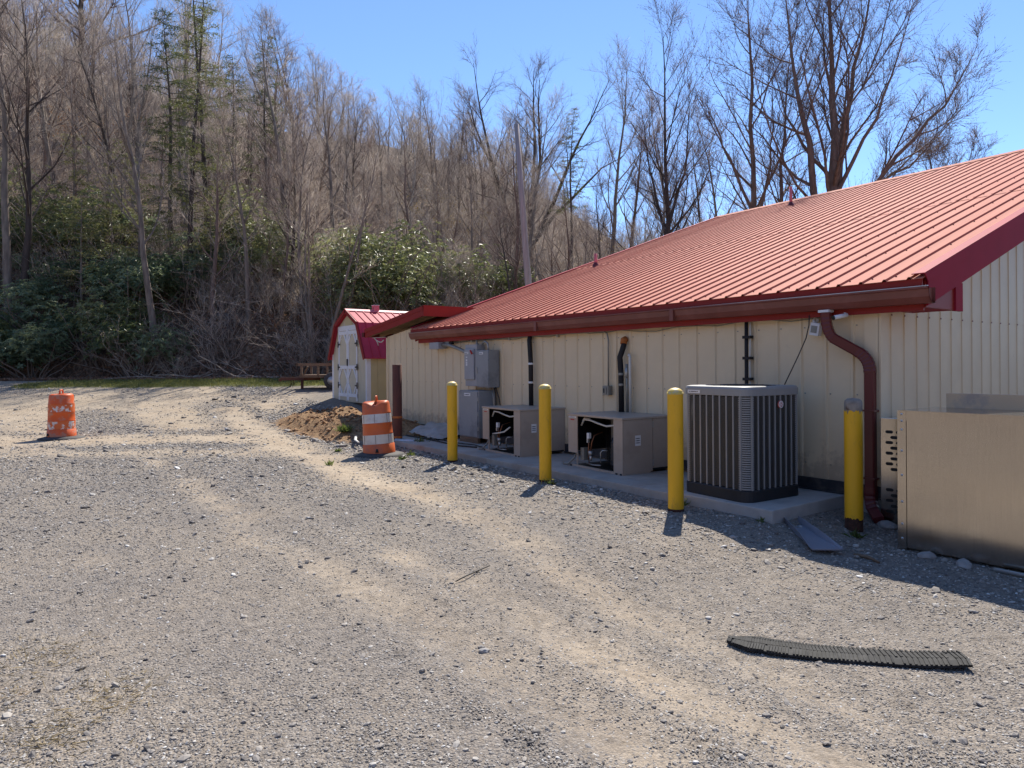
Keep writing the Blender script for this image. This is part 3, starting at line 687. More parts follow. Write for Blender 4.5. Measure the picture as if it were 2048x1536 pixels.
for q in range(4):
    M4 = Matrix.Rotation(q*pi/2, 4, 'Z')
    for i in range(9):
        x = -FWD+.0+2*FWD*i/8
        if bme is None: o = bar.build('bar', 'ac_grey', ac, False); bme = o.data
        else: o = link('bar', bme, ac)
        o.matrix_local = M4 @ Matrix.Translation((x, 0, 0))
    for i in range(80):
        z = .14+(HH-.25)*i/80; lou.box((-FWD, -S+.002, z), (FWD, -S+.012, z+.0075), M4)
tag(lou.build('louvres', 'ac_louvre', ac, False), kind='stuff')
cor = MB()
for q in range(4):
    M4 = Matrix.Rotation(q*pi/2, 3, 'Z')
    for i in range(41):
        z = .13+(HH-.235)*i/41; pts = [(S-.11+.11*cos(a), -S+.11+.11*sin(a)) for a in [-pi/2+pi/2*j/6 for j in range(7)]]
        pts = [(FWD+.0, -S)]+pts+[(S, -FWD)]
        vs = []
        for px, py in pts:
            v = Vector((px, py, 0)); inn = v*.965
            for vv in (v, inn):
                for zz in (z, z+.0145): vs.append(M4 @ Vector((vv.x, vv.y, zz)))
        m_ = len(pts); fs = []
        for j in range(m_-1):
            a = j*4; c_ = a+4; fs += [(a, c_, c_+1, a+1), (a+2, a+3, c_+3, c_+2), (a+1, c_+1, c_+3, a+3), (a, a+2, c_+2, c_)]
        cor.add(vs, fs)
tag(cor.build('corner_louvres', 'ac_grey', ac, False), kind='stuff')
bd = MB().lathe([(.042, 0), (.042, .010), (.036, .014), (0, .014)], 20, Matrix.Translation((S+.006, .08, HH-.20)) @ Matrix.Rotation(pi/2, 4, 'Y')).build('badge', 'logo_red', ac, False)
MB().lathe([(.039, .0135), (.034, .0155), (.030, .0155), (.028, .0140)], 20, Matrix.Translation((S+.006, .08, HH-.20)) @ Matrix.Rotation(pi/2, 4, 'Y')).build('badge_ring', 'label_white', bd, False)
mb = MB(); X = S+.0205
mb.box((X, .064, HH-.222), (X+.003, .072, HH-.178)); mb.tube([(X, .07, HH-.182), (X, .09, HH-.184), (X, .096, HH-.194), (X, .088, HH-.202), (X, .07, HH-.203)], .0035, 5); mb.tube([(X, .082, HH-.203), (X, .097, HH-.221)], .0035, 5)
mb.build('badge_letter', 'label_white', bd, False)
def sticker(parent, a, c, lines, ink_axis='y'):
    """label plate lying in the plane of two corners (local), with rows of small print"""
    o = MB().box(a, c).build('label_plate', 'label_white', parent, False)
    mb = MB(); zh = (c[2]-a[2])
    for i in range(lines):
        z0 = a[2]+zh*(.18+.64*(i+.25)/lines); z1 = z0+zh*.3/max(lines, 1)
        if ink_axis == 'y':   # faces -y
            wd = c[0]-a[0]; k = 0; x = a[0]+wd*.1
            while x < c[0]-wd*.14: mb.box((x, a[1]-.002, z0), (x+wd*.085, a[1]+.0005, z1)); x += wd*(.115 if k % 4 else .15); k += 1
        else:
            wd = c[1]-a[1]; k = 0; y = a[1]+wd*.1
            while y < c[1]-wd*.14: mb.box((c[0]-.0005, y, z0), (c[0]+.002, y+wd*.085, z1)); y += wd*(.115 if k % 4 else .15); k += 1
    mb.build('print', 'label_ink', o, False)
sticker(ac, (-.36, -S-.0115, HH-.085), (-.18, -S-.0075, HH-.05), 1)

# ------------------------------------------------------------------ condensing units
def condenser(loc, rot, label, extra):
    c = thing('condensing_unit', loc, label, 'condensing unit', rot=(0, 0, rot))
    Wd, Dp, Ht = 1.20, .90, .765          # x 0..Wd, y 0..Dp (front at y = 0)
    B = lambda nm, m_, *bx: [MB().box(*q) for q in bx][0] if False else None
    def part(nm, m_, boxes, par=c):
        mb = MB()
        for q in boxes: mb.box(*q)
        return mb.build(nm, m_, par, False)
    mb = MB(); mb.bbox((-.012, -.012, Ht-.03), (Wd+.012, Dp+.01, Ht), .006); mb.build('top_panel', 'cond_tan', c, False)
    part('side_panel', 'cond_tan', [((0, .0, .20), (.012, Dp, Ht-.03))])
    part('front_panel', 'cond_tan', [((.012, 0, .20), (.215, .014, Ht-.03)), ((.198, 0, .03), (.215, .02, .2))])
    part('corner_post', 'cond_tan', [((1.02, -.002, .02), (Wd+.003, .012, Ht-.03)), ((1.02, .012, .02), (1.035, .05, Ht-.03))])
    d = part('access_door', 'cond_tan', [((Wd-.012, .016, .02), (Wd+.002, .535, Ht-.034))])
    for zz in (.09, Ht-.15): part('hinge', 'zinc', [((Wd+.001, .53, zz), (Wd+.012, .552, zz+.085))], d)
    sticker(d, (Wd+.001, .22, .38), (Wd+.004, .32, .52), 3, 'x')
    part('rear_side_panel', 'cond_tan', [((Wd-.012, .546, .06), (Wd, Dp, Ht-.034))])
    part('back_panel', 'cond_tan', [((0, Dp-.012, .03), (Wd, Dp, Ht-.03))])
    part('base_rail', 'cond_tan', [((0, .0, 0), (Wd, .02, .03)), ((0, Dp-.05, 0), (Wd, Dp, .03)), ((Wd-.05, .02, .0), (Wd, .5, .02))])
    part('base_tray', 'cond_in', [((.02, .03, .002), (Wd-.06, Dp-.06, .012))])
    for (xx, yy) in ((.05, -.008), (1.06, -.008), (1.15, -.008)): part('foot', 'black_paint', [((xx, yy, -.006), (xx+.035, yy+.03, .022))])
    part('lining', 'cond_in', [((.014, Dp-.03, .03), (Wd-.014, Dp-.014, Ht-.032)), ((Wd-.03, .06, .03), (Wd-.014, Dp-.03, Ht-.032)), ((.014, .03, .21), (.02, Dp-.03, Ht-.032)), ((.014, .03, Ht-.04), (Wd-.014, Dp-.02, Ht-.032))])
    mb = MB()
    for i in range(46): mb.box((.16, .56, .05+.0145*i), (1.12, .60, .055+.0145*i))
    for i in range(26): mb.box((.22+.032*i, .552, .05), (.226+.032*i, .558, .72))
    tag(mb.build('coil_fins', 'black_paint', c, False), kind='stuff')
    part('fan_shroud', 'zinc', [((.55, .50, .05), (.575, .55, .72)), ((.42, .46, .38), (.48, .48, .70))])
    MB().lathe([(.0, .02), (.11, .03), (.12, .10), (.12, .40), (.10, .46), (0, .48)], 20, Matrix.Translation((.88, .22, 0))).build('compressor', 'black_paint', c, False)
    mb = MB()
    for i in range(7): mb.lathe([(.121, .09+.05*i), (.126, .10+.05*i), (.121, .11+.05*i)], 20, Matrix.Translation((.88, .22, 0)))
    mb.build('compressor_rib', 'black_paint', c, False)
    mb = MB(); mb.tube([(.40, .10, .18), (.40, .10, .24)], .035, 12); mb.tube([(.40, .10, .10), (.40, .10, .18)], .02, 8); mb.build('filter_drier', 'zinc', c, False)
    mb = MB(); mb.tube([(.40, .10, .24), (.40, .12, .36), (.42, .15, .46), (.42, .3, .5)], .010, 6); mb.tube([(.33, .16, .5), (.33, .12, .35), (.35, .1, .22), (.36, .1, .05)], .008, 6); mb.build('copper_pipe', 'copper', c, False)
    part('valve', 'label_white', [((.36, .06, .42), (.41, .10, .50))]); part('valve_cap', 'zinc', [((.37, .05, .36), (.40, .08, .42))])
    mb = MB(); mb.box((.225, .05, .10), (.30, .14, .28)); mb.build('terminal_box', 'conduit', c, False)
    mb = MB(); mb.tube([(.24, .06, .60), (.32, .05, .69), (.45, .06, .685), (.62, .05, .655), (.80, .06, .625), (1.02, .05, .655)], .014, 7); mb.build('flex_hose', 'pvc_white', c, False)
    if extra: mb = MB(); mb.tube([(.24, .06, .30), (.40, .05, .32), (.62, .06, .36), (.78, .08, .45)], .013, 7); mb.build('flex_hose', 'pvc_white', c, False)
    else: mb = MB(); mb.tube([(.23, .09, .66), (.30, .07, .705), (.42, .07, .70)], .013, 7); mb.build('flex_hose', 'pvc_white', c, False)
    mb = MB(); mb.tube([(.62, .10, .10), (.62, .10, .24), (.64, .12, .27), (.70, .16, .27)], .009, 6); mb.tube([(.30, .10, .06), (.45, .10, .045), (.62, .10, .06)], .009, 6); mb.build('liquid_line', 'zinc', c, False)
    mb = MB(); mb.tube([(.12, .08, .25), (.10, .03, .12), (.04, -.03, .03), (-.10, -.02, .015), (-.22, .06, .012)], .014, 7); mb.build('whip_conduit', 'conduit', c, False)
    sticker(c, (.02, -.004, Ht-.062), (.19, -.001, Ht-.038), 1)
    part('brand_mark', 'red_plastic', [((.06, -.003, Ht-.095), (.15, -.0005, Ht-.078))])
    return c
condenser((-7.68, 6.55, .095), radians(-4), 'tan open-fronted condensing unit nearer the tall air conditioner', False)
condenser((-10.0, 6.565, .095), radians(-3.5), 'tan open-fronted condensing unit beside the grey electrical cabinets', True)

# ------------------------------------------------------------------ electrical gear on the wall
def hung(name, loc, label, cat, group=None): return thing(name, loc, label, cat, group)
t_ = hung('electrical_cabinet', (-10.87, 7.40, 1.155), 'grey steel electrical cabinet hung high on the wall beside the safety switch', 'cabinet')
mb = MB(); mb.bbox((-11.08, 7.15, 1.155), (-10.66, 7.388, 1.865), .006); mb.build('body', 'grey_box', t_)
d = MB().bbox((-11.075, 7.135, 1.17), (-10.67, 7.152, 1.85), .004).build('door', 'grey_box', t_)
mb = MB(); mb.box((-11.065, 7.115, 1.42), (-11.04, 7.136, 1.54)); mb.build('latch', 'zinc', d)
sticker(t_, (-.10, 7.131-7.40, .63), (.03, 7.136-7.40, .675), 1)
t_ = hung('safety_switch', (-11.36, 7.40, 1.17), 'light grey safety switch with a red lever on the cream wall', 'switch box')
mb = MB(); mb.bbox((-11.58, 7.20, 1.17), (-11.16, 7.388, 1.985), .008); mb.build('body', 'grey_switch', t_)
mb = MB(); mb.bbox((-11.565, 7.165, 1.30), (-11.22, 7.202, 1.90), .012); cv = mb.build('cover', 'grey_switch', t_)
mb = MB(); mb.tube([(-11.235, 7.14, 1.80), (-11.27, 7.12, 1.87)], .02, 8); mb.build('lever', 'red_plastic', t_)
sticker(t_, (-.19, 7.16-7.40, .63), (-.05, 7.165-7.40, .67), 1)
mb = MB()
for zz, sz in ((1.74, .012), (1.68, .02), (1.63, .016), (1.59, .02)): mb.box((-11.50, 7.162, zz-sz), (-11.50+.05, 7.166, zz+sz))
mb.build('instruction_marks', 'label_white', cv)
t_ = hung('equipment_cabinet', (-11.1, 7.35, .19), 'larger grey cabinet with white label standing low on the slab by the wall', 'cabinet')
mb = MB(); mb.bbox((-11.50, 7.01, .20), (-10.80, 7.385, 1.095), .006); mb.build('body', 'grey_box', t_)
d = MB().bbox((-11.49, 6.99, .22), (-10.83, 7.012, 1.08), .004).build('door', 'grey_box', t_)
mb = MB()
for zz in (.34, .62, .90): mb.box((-10.828, 6.995, zz), (-10.815, 7.012, zz+.07))
mb.build('hinge', 'zinc', d)
sticker(t_, (-.19, 6.986-7.35, .80), (.03, 6.991-7.35, .855), 1)
mb = MB(); mb.box((-11.48, 7.0, .095), (-10.84, 7.06, .20)); mb.box((-11.48, 7.3, .095), (-10.84, 7.36, .20)); mb.build('timber_skid', 'timber', t_)
t_ = hung('junction_box', (-12.8, 7.35, 1.96), 'long grey junction box under the eave with a thick conduit', 'junction box')
mb = MB(); mb.bbox((-13.02, 7.18, 1.935), (-12.62, 7.388, 2.075), .005); mb.build('box', 'grey_switch', t_)
MB().tube([(-12.63, 7.28, 2.02), (-12.3, 7.27, 2.0), (-11.95, 7.27, 1.92), (-11.7, 7.27, 1.85), (-11.57, 7.27, 1.84)], .036, 10).build('conduit', 'conduit', t_)
t_ = hung('junction_box', (-12.45, 7.36, 2.02), 'small square junction box under the eave', 'junction box')
MB().bbox((-12.56, 7.30, 2.02), (-12.40, 7.388, 2.11), .004).build('box', 'conduit', t_)
MB().tube([(-12.40, 7.35, 2.06), (-12.3, 7.35, 2.05)], .03, 6).build('connector', 'cable_dark', t_)
t_ = hung('wall_conduit', (-10, 7.37, 2.07), 'thin grey conduit running along the wall under the eave', 'conduit')
MB().tube([(-12.35, 7.368, 2.055), (-11.2, 7.368, 2.07), (-9.7, 7.368, 2.085), (-7.9, 7.368, 2.095), (-7.78, 7.368, 2.09), (-7.70, 7.368, 2.05), (-7.675, 7.368, 1.95), (-7.68, 7.368, 1.24)], .013, 7).build('pipe', 'conduit', t_)
for xx in (-11.6, -10.3, -8.9): MB().box((xx-.015, 7.35, 2.04), (xx+.015, 7.395, 2.11)).build('clamp', 'zinc', t_)
t_ = hung('outlet_box', (-7.69, 7.35, 1.10), 'small grey outlet box on the wall at the end of a thin conduit', 'outlet box')
MB().bbox((-7.755, 7.31, 1.10), (-7.625, 7.39, 1.245), .006).build('box', 'conduit', t_)
MB().bbox((-7.735, 7.295, 1.12), (-7.66, 7.312, 1.22), .004).build('cover', 'conduit', t_); MB().box((-7.72, 7.291, 1.135), (-7.695, 7.296, 1.205)).build('dark_slot', 'cond_in', t_)
t_ = hung('cabinet_conduit', (-10.9, 7.3, 1.9), 'bent grey conduits looping over the tops of the electrical boxes', 'conduit')
MB().tube([(-11.28, 7.28, 2.07), (-11.27, 7.28, 2.0), (-11.22, 7.28, 1.985)], .018, 7).build('pipe', 'conduit', t_)
MB().tube([(-11.1, 7.30, 1.97), (-11.08, 7.29, 2.02), (-10.98, 7.28, 2.04), (-10.88, 7.27, 2.0), (-10.85, 7.27, 1.86)], .018, 7).build('pipe', 'zinc', t_)
t_ = hung('cabinet_cables', (-10.75, 7.33, .6), 'loose cables hanging between the hung cabinet and the wall', 'cable')
for a_, bnd, mt in ((-10.78, .02, 'zinc'), (-10.72, .0, 'conduit'), (-10.68, -.02, 'cable_dark'), (-10.64, .10, 'cable_dark')):
    MB().tube([(a_-.02, 7.30, 1.16), (a_+bnd*.6, 7.32, .95), (a_+bnd, 7.33, .75), (a_+bnd*.3, 7.33, .5), (a_-.02, 7.33, .12)], .014, 6).build('cable', mt, t_)
def lineset(x0, ztop, label, rusty, kink):
    t_ = hung('insulated_pipe', (x0, 7.33, .8), label, 'pipe')
    MB().tube([(x0-.06+kink, 7.36, ztop), (x0-.05+kink, 7.33, ztop-.08), (x0-.02, 7.32, ztop-.25), (x0, 7.32, ztop-.5), (x0+.005, 7.32, .80)], .042, 10).build('pipe', 'insul_black', t_)
    for zz in (ztop-.52, 1.25): MB().lathe([(.044, zz), (.046, zz+.005), (.046, zz+.03), (.044, zz+.035)], 12, Matrix.Translation((x0, 7.32, 0))).build('tape_band', 'label_white' if zz > 1.5 or not rusty else 'conduit', t_)
    if rusty: MB().tube([(x0-.06+kink, 7.385, ztop+.02), (x0-.06+kink, 7.345, ztop+.01), (x0-.052+kink, 7.33, ztop-.05)], .05, 10).build('foam_stub', 'rust_orange', t_)
    return t_
lineset(-9.59, 2.10, 'black insulated pipe running down the wall behind the unit beside the grey cabinets', False, 0)
lineset(-7.36, 1.93, 'black insulated pipe with rusty orange stub where it leaves the wall', True, .10)
t_ = hung('white_pipe', (-7.17, 7.33, .85), 'white plastic pipe with a top elbow beside the stubbed insulated pipe', 'pipe')
MB().tube([(-7.24, 7.36, 1.70), (-7.20, 7.33, 1.715), (-7.172, 7.32, 1.69), (-7.172, 7.32, .85)], .021, 9).build('pipe', 'pvc_white', t_)
t_ = hung('grey_pipe', (-7.25, 7.34, .85), 'short grey conduit between the insulated pipe and white pipe', 'conduit')
MB().tube([(-7.255, 7.34, 1.58), (-7.25, 7.34, .85)], .02, 8).build('pipe', 'conduit', t_); MB().tube([(-7.25, 7.325, 1.52), (-7.25, 7.325, 1.38)], .024, 8).build('coupling', 'zinc', t_)
t_ = hung('refrigerant_lines', (-5.17, 7.34, 1.2), 'paired black refrigerant lines behind the tall air conditioner', 'pipe')
MB().tube([(-5.195, 7.35, 2.12), (-5.19, 7.34, 1.7), (-5.185, 7.33, .9), (-5.15, 7.25, .6), (-5.0, 7.05, .5)], .023, 8).build('pipe', 'insul_black', t_)
MB().tube([(-5.145, 7.36, 2.12), (-5.14, 7.35, 1.9), (-5.15, 7.35, 1.6), (-5.14, 7.35, 1.0), (-5.1, 7.25, .7), (-4.98, 7.05, .62)], .011, 7).build('pipe', 'pvc_white', t_)
for zz in (1.88, 1.62, 1.36): MB().box((-5.225, 7.305, zz), (-5.115, 7.375, zz+.035)).build('tie', 'insul_black', t_)
t_ = hung('drooping_cable', (-4.2, 6.9, 2.0), 'thin dark cable drooping from the gutter to the air conditioner', 'cable')
MB().tube([(-4.28, 7.22, 2.11), (-4.285, 7.22, 2.0), (-4.31, 7.2, 1.85), (-4.37, 7.14, 1.65), (-4.42, 7.05, 1.45), (-4.44, 6.98, 1.33)], .0065, 5).build('cable', 'cable_dark', t_)
t_ = hung('eave_cable', (-6, 7.37, 2.08), 'wavy thin cable strung along the wall top under the eave', 'cable')
pts = [(-12.3+.35*i, 7.375, 2.075+.022*sin(i*1.9)+.015*sin(i*.7)) for i in range(23)]+[(-4.2+.03, 7.375, 2.09)]
MB().tube(pts, .006, 5).build('cable', 'conduit', t_)
t_ = hung('wall_floodlight', (-4.27, 7.39, 2.08), 'small white square floodlight hanging crooked under the eave', 'light')
M4 = Matrix.Translation((-4.26, 7.32, 1.955)) @ Matrix.Rotation(radians(10), 4, 'Y') @ Matrix.Rotation(radians(-8), 4, 'Z')
MB().bbox((-.06, -.03, -.075), (.06, .03, .07), .008, M4).build('housing', 'white_trim', t_); MB().box((-.042, -.034, -.045), (.038, -.0305, .035), M4).build('lens', 'conduit', t_)
MB().tube([(-4.30, 7.385, 2.06), (-4.30, 7.34, 2.055), (-4.285, 7.325, 2.02)], .014, 7).build('arm', 'white_trim', t_); MB().lathe([(.035, 0), (.03, .02), (0, .022)], 14, Matrix.Translation((-4.30, 7.39, 2.06)) @ Matrix.Rotation(pi/2, 4, 'X')).build('mount', 'white_trim', t_)
t_ = hung('security_camera', (-3.9, 7.2, 2.1), 'tiny white security camera tucked under the soffit by the downspout', 'camera')
MB().tube([(-3.93, 7.10, 2.055), (-3.86, 7.24, 2.085)], .024, 10).build('body', 'white_trim', t_); MB().tube([(-3.935, 7.09, 2.053), (-3.93, 7.10, 2.055)], .025, 10).build('lens', 'cond_in', t_); MB().tube([(-3.87, 7.22, 2.08), (-3.87, 7.22, 2.11)], .012, 7).build('bracket', 'white_trim', t_)

# ------------------------------------------------------------------ stainless box and perforated housing
t_ = thing('stainless_box', (-1.9, 6.8, -.13), 'large brushed stainless steel box standing on the gravel by the gable end', 'metal box')
X0, X1, Y0, Y1, Z1 = -2.985, -.85, 6.47, 7.20, 1.13
MB().box((X0+.004, Y0+.004, -.10), (X1, Y1, Z1-.004)).build('body', 'stainless', t_)
MB().box((X0+.075, Y0-.002, -.095), (X1-.02, Y0+.003, Z1-.085)).build('front_sheet', 'stainless', t_)
MB().box((X0, Y0-.006, Z1-.085), (X1+.005, Y0+.003, Z1)).add([], []).build('top_band', 'stainless', t_)
MB().box((X0-.002, Y0-.009, -.11), (X0+.072, Y0+.001, Z1-.002)).box((X0-.003, Y0-.008, -.11), (X0+.001, Y1, Z1-.001)).build('edge_strip', 'stainless', t_)
MB().box((X0+.002, Y0, Z1-.001), (X1+.004, Y1+.01, Z1+.004)).build('lid', 'stainless', t_)
rv = MB().lathe([(.011, 0), (.009, .004), (0, .006)], 10, Matrix.Rotation(pi/2, 4, 'X')).build('rivet', 'steel_trim', t_, False)
spots = [(X0+.036, z) for z in (1.10, 1.04, .96, .77, .55, .31, .11, -.02)]
for i, (x, z) in enumerate(spots):
    o = rv if i == 0 else link('rivet', rv.data, t_)
    o.location = (x+1.9, Y0-.009-6.8, z+.13)
MB().bbox((-2.88, 7.205, 1.0), (-.9, 7.23, 1.27), .004).build('back_upstand', 'tan_sheet', t_)
t_ = thing('perforated_housing', (-3.1, 7.5, -.13), 'narrow stainless housing with rows of slots between downspout and the stainless box', 'metal housing')
MB().bbox((-3.545, 7.30, -.11), (-2.80, 7.78, .995), .006).build('body', 'stainless', t_)
sl = MB(); pts = [(.021*cos(a)+(.017 if cos(a) > 0 else -.017), .0165*sin(a)) for a in [2*pi*k/16 for k in range(16)]]  # dark plates set proud; their colour stands for the shade inside the holes
sl.prism(pts, lambda p, t: (p[0], -.002+.006*t, p[1])); sme = None
for row in range(15):
    if 8 <= row < 10: continue
    z = .90-.055*row if row < 8 else .90-.055*row-.02
    if row >= 10: z = .30-.055*(row-10)
    for k in range(6):
        x = -3.455+.105*k+(.049 if row % 2 else 0)
        if x > -2.87: continue
        if sme is None: o = sl.build('dark_slot', 'cond_in', t_, False); sme = o.data
        else: o = link('dark_slot', sme, t_)
        o.location = (x+3.1, 7.30-7.5, z+.08)

# ------------------------------------------------------------------ shed
SB = .44
sh = thing('storage_shed', (-19.05, 9.4, SB), 'small cream barn-style shed with red gambrel roof and white braced doors', 'shed')
cxs, hw, ya, yb = -19.05, 1.25, 7.85, 11.5
prof = [(-hw, SB+.10), (hw, SB+.10), (hw, 1.90), (.80, 2.78), (0, 3.17), (-.80, 2.78), (-hw, 1.90)]
mb = MB(); mb.prism([(cxs+a, c_) for a, c_ in prof], lambda p, t: (p[0], ya+(yb-ya)*t, p[1])); sw_ = mb.build('wall', 'shed_side', sh)
xs = np.linspace(-hw, hw, 13)
def gam(a): a = abs(a); return 3.17-(a/.80)*.39 if a < .8 else 2.78-(a-.8)/(hw-.8)*.88
for i in range(12):
    a0, a1 = xs[i]+.004, xs[i+1]-.004
    poly = [(cxs+a0, SB+.10), (cxs+a1, SB+.10), (cxs+a1, gam(a1)-.02)]+([(cxs, 3.15)] if a0 < 0 < a1 else [])+[(cxs+a0, gam(a0)-.02)]
    MB().prism(poly, lambda p, t: (p[0], ya-.014+.016*t, p[1])).build('board', 'shed_wall', sw_)
for i in range(12):
    y0 = ya+.01+i*.304; MB().box((cxs+hw-.002, y0+.004, SB+.10), (cxs+hw+.013, y0+.300, 1.90)).build('board', 'shed_side', sw_)
for sx in (-1, 1):
    MB().box((cxs+sx*hw-.055, ya-.025, SB+.10), (cxs+sx*hw+.055 if sx < 0 else cxs+sx*hw+.022, ya-.008, 1.95)).build('corner_board', 'white_trim' , sh)
MB().box((cxs+hw+.008, ya-.02, SB+.10), (cxs+hw+.025, ya+.10, 1.92)).build('corner_board', 'white_trim', sh)
MB().box((cxs-1.1, ya+.1, SB-.15), (cxs+1.1, ya+.25, SB+.10)).box((cxs-1.1, yb-.3, SB-.15), (cxs+1.1, yb-.15, SB+.10)).build('skid', 'timber', sh)
rp = [(-hw-.12, 1.80), (-.83, 2.83), (0, 3.245), (.83, 2.83), (hw+.12, 1.80)]
rt_ = None
for i in range(4):
    (a0, z0), (a1, z1) = rp[i], rp[i+1]; nn = Vector((-(z1-z0), 0, a1-a0)).normalized()*.03
    mb = MB(); mb.prism([(cxs+a0, z0), (cxs+a1, z1), (cxs+a1-nn.x, z1-nn.z), (cxs+a0-nn.x, z0-nn.z)], lambda p, t: (p[0], ya-.12+(yb-ya+.24)*t, p[1]))
    r_ = mb.build('roof_slope', 'shed_roof', sh)
    for j in range(17):
        yy = ya-.1+j*.232
        MB().prism([(cxs+a0+nn.x*.7, z0+nn.z*.7), (cxs+a1+nn.x*.7, z1+nn.z*.7), (cxs+a1, z1), (cxs+a0, z0)], lambda p, t: (p[0], yy+.028*t, p[1])).build('rib', 'shed_roof', r_)
    if True:
        MB().prism([(cxs+a0+nn.x*.75, z0+nn.z*.75), (cxs+a1+nn.x*.75, z1+nn.z*.75), (cxs+a1-nn.x*3, z1-nn.z*3), (cxs+a0-nn.x*3, z0-nn.z*3)], lambda p, t: (p[0], ya-.145+.022*t, p[1])).build('rake_trim', 'trim_red', r_)
MB().prism([(cxs-.13, 3.21), (cxs, 3.275), (cxs+.13, 3.21), (cxs+.13, 3.195), (cxs, 3.255), (cxs-.13, 3.195)], lambda p, t: (p[0], ya-.14+(yb-ya+.28)*t, p[1])).build('ridge_cap', 'pink_cap', sh)
vb_ = MB().bbox((cxs-.08, ya+.75, 3.22), (cxs+.08, ya+.92, 3.40), .008).build('roof_vent', 'pink_cap', sh)
MB().tube([(cxs+.01, ya+.748, 3.32), (cxs+.01, ya+.76, 3.32)], .022, 10).build('vent_hole', 'down_maroon', vb_); MB().box((cxs-.09, ya+.74, 3.40), (cxs+.09, ya+.93, 3.415)).build('vent_lid', 'white_trim', vb_)
dx0, dx1, dz0, dz1 = cxs-.74, cxs+.66, SB+.14, 2.66
mid = (dx0+dx1)/2
MB().box((dx0-.06, ya-.035, dz1-.02), (dx1+.06, ya-.012, dz1+.12)).build('door_header', 'white_trim', sh)
for (a, c_, hs) in ((dx0, mid-.006, dx0), (mid+.006, dx1, dx1)):
    d = MB().box((a, ya-.028, dz0), (c_, ya-.012, dz1)).build('door', 'shed_wall', sh)
    yb0, yb1 = ya-.045, ya-.0275; wb = .075
    def brd(p, q, w=wb):
        P, Q = Vector((p[0], 0, p[1])), Vector((q[0], 0, q[1])); dd = (Q-P).normalized(); s_ = Vector((-dd.z, 0, dd.x))*w/2
        MB().prism([((P+s_).x, (P+s_).z), ((Q+s_).x, (Q+s_).z), ((Q-s_).x, (Q-s_).z), ((P-s_).x, (P-s_).z)], lambda pp, t: (pp[0], yb0+(yb1-yb0)*t, pp[1])).build('brace', 'white_trim', d)
    zm = dz0+(dz1-dz0)*.47
    brd((a+wb/2, dz0), (a+wb/2, dz1)); brd((c_-wb/2, dz0), (c_-wb/2, dz1))
    yb0 -= .004
    for zz in (dz0+.16, zm, dz1-.09): brd((a, zz), (c_, zz), .10)
    yb0 -= .004; hwid = (c_-a)/2
    for (zz, sg) in ((dz1-.13, -1), (zm-.04, -1), (dz0+.20, 1)):
        brd((a+wb*.6, zz+sg*.30), (a+hwid*.72, zz), .05); brd((c_-wb*.6, zz+sg*.30), (c_-hwid*.72, zz), .05)
    for zz in (dz0+.45, zm, dz1-.42):
        s_ = 1 if hs == dx0 else -1
        MB().prism([(hs-.03*s_, zz-.09), (hs-.03*s_, zz+.09), (hs+.02*s_, zz+.09), (hs+.02*s_, zz+.03), (hs+.14*s_, zz+.012), (hs+.14*s_, zz-.012), (hs+.02*s_, zz-.03), (hs+.02*s_, zz-.09)], lambda p, t: (p[0], ya-.062+.012*t, p[1])).build('hinge', 'hinge', d)
MB().box((mid-.03, ya-.065, dz0+1.02), (mid+.04, ya-.05, dz0+1.22)).build('latch', 'hinge', sh)
MB().prism([(cxs-.28, 2.76), (cxs+.30, 2.76), (cxs+.22, 2.95), (cxs, 3.04), (cxs-.22, 2.95)], lambda p, t: (p[0], ya-.028+.012*t, p[1])).build('gable_louvre', 'shed_side', sh)

# ------------------------------------------------------------------ utility trailer behind the shed corner
bx, by = fr2(24.2, -8.1); zt = gz_(bx, by)
tr = thing('utility_trailer', (bx, by, zt), 'small timber-railed utility trailer with its drawbar resting beside the shed', 'trailer', rot=(0, 0, math.atan2(.8112, .5847)))
def tp(nm, m_, *bxs):
    mb = MB()
    for q in bxs: mb.box(*q)
    return mb.build(nm, m_, tr, False)
tp('drawbar', 'rust_post', ((-.1, -.04, .30), (1.3, .04, .40)), ((-.16, -.05, .27), (-.08, .05, .36)))
tp('jack_leg', 'rust_post', ((.62, -.05, .0), (.70, .03, .5)), ((.56, -.08, .30), (.76, .06, .42)))
tp('bed', 'timber', ((.75, -.6, .40), (2.9, .6, .50)))
for yy in (-.6, .56): tp('top_rail', 'timber', ((.62, yy, .80), (2.9, yy+.05, .90)))
tp('top_rail', 'timber', ((.62, -.6, .82), (.70, .6, .905)))
for xx in (.78, 1.35, 1.95, 2.6):
    for yy in (-.60, .55): tp('stake', 'timber', ((xx, yy, .40), (xx+.07, yy+.05, .82)))
MB().tube([(.66, 0, .36), (.95, -.3, .80)], .03, 6).build('brace', 'timber', tr, False)
for yy in (-.66, .66):
    w_ = MB().lathe([(.0, -.08), (.26, -.08), (.29, -.05), (.29, .05), (.26, .08), (0, .08)], 20, Matrix.Translation((1.9, yy, .29)) @ Matrix.Rotation(pi/2, 4, 'X')).build('wheel', 'rubber', tr, False)
    MB().lathe([(0, -.085), (.14, -.085), (.15, .085), (0, .085)], 14, Matrix.Translation((1.9, yy, .29)) @ Matrix.Rotation(pi/2, 4, 'X')).build('rim', 'zinc', w_, False)
for xx in (.25, .34): MB().tube([(xx, 0, .32), (xx+.02, .02, .18), (xx-.02, 0, .05)], .012, 5).build('safety_chain', 'rust', tr, False)

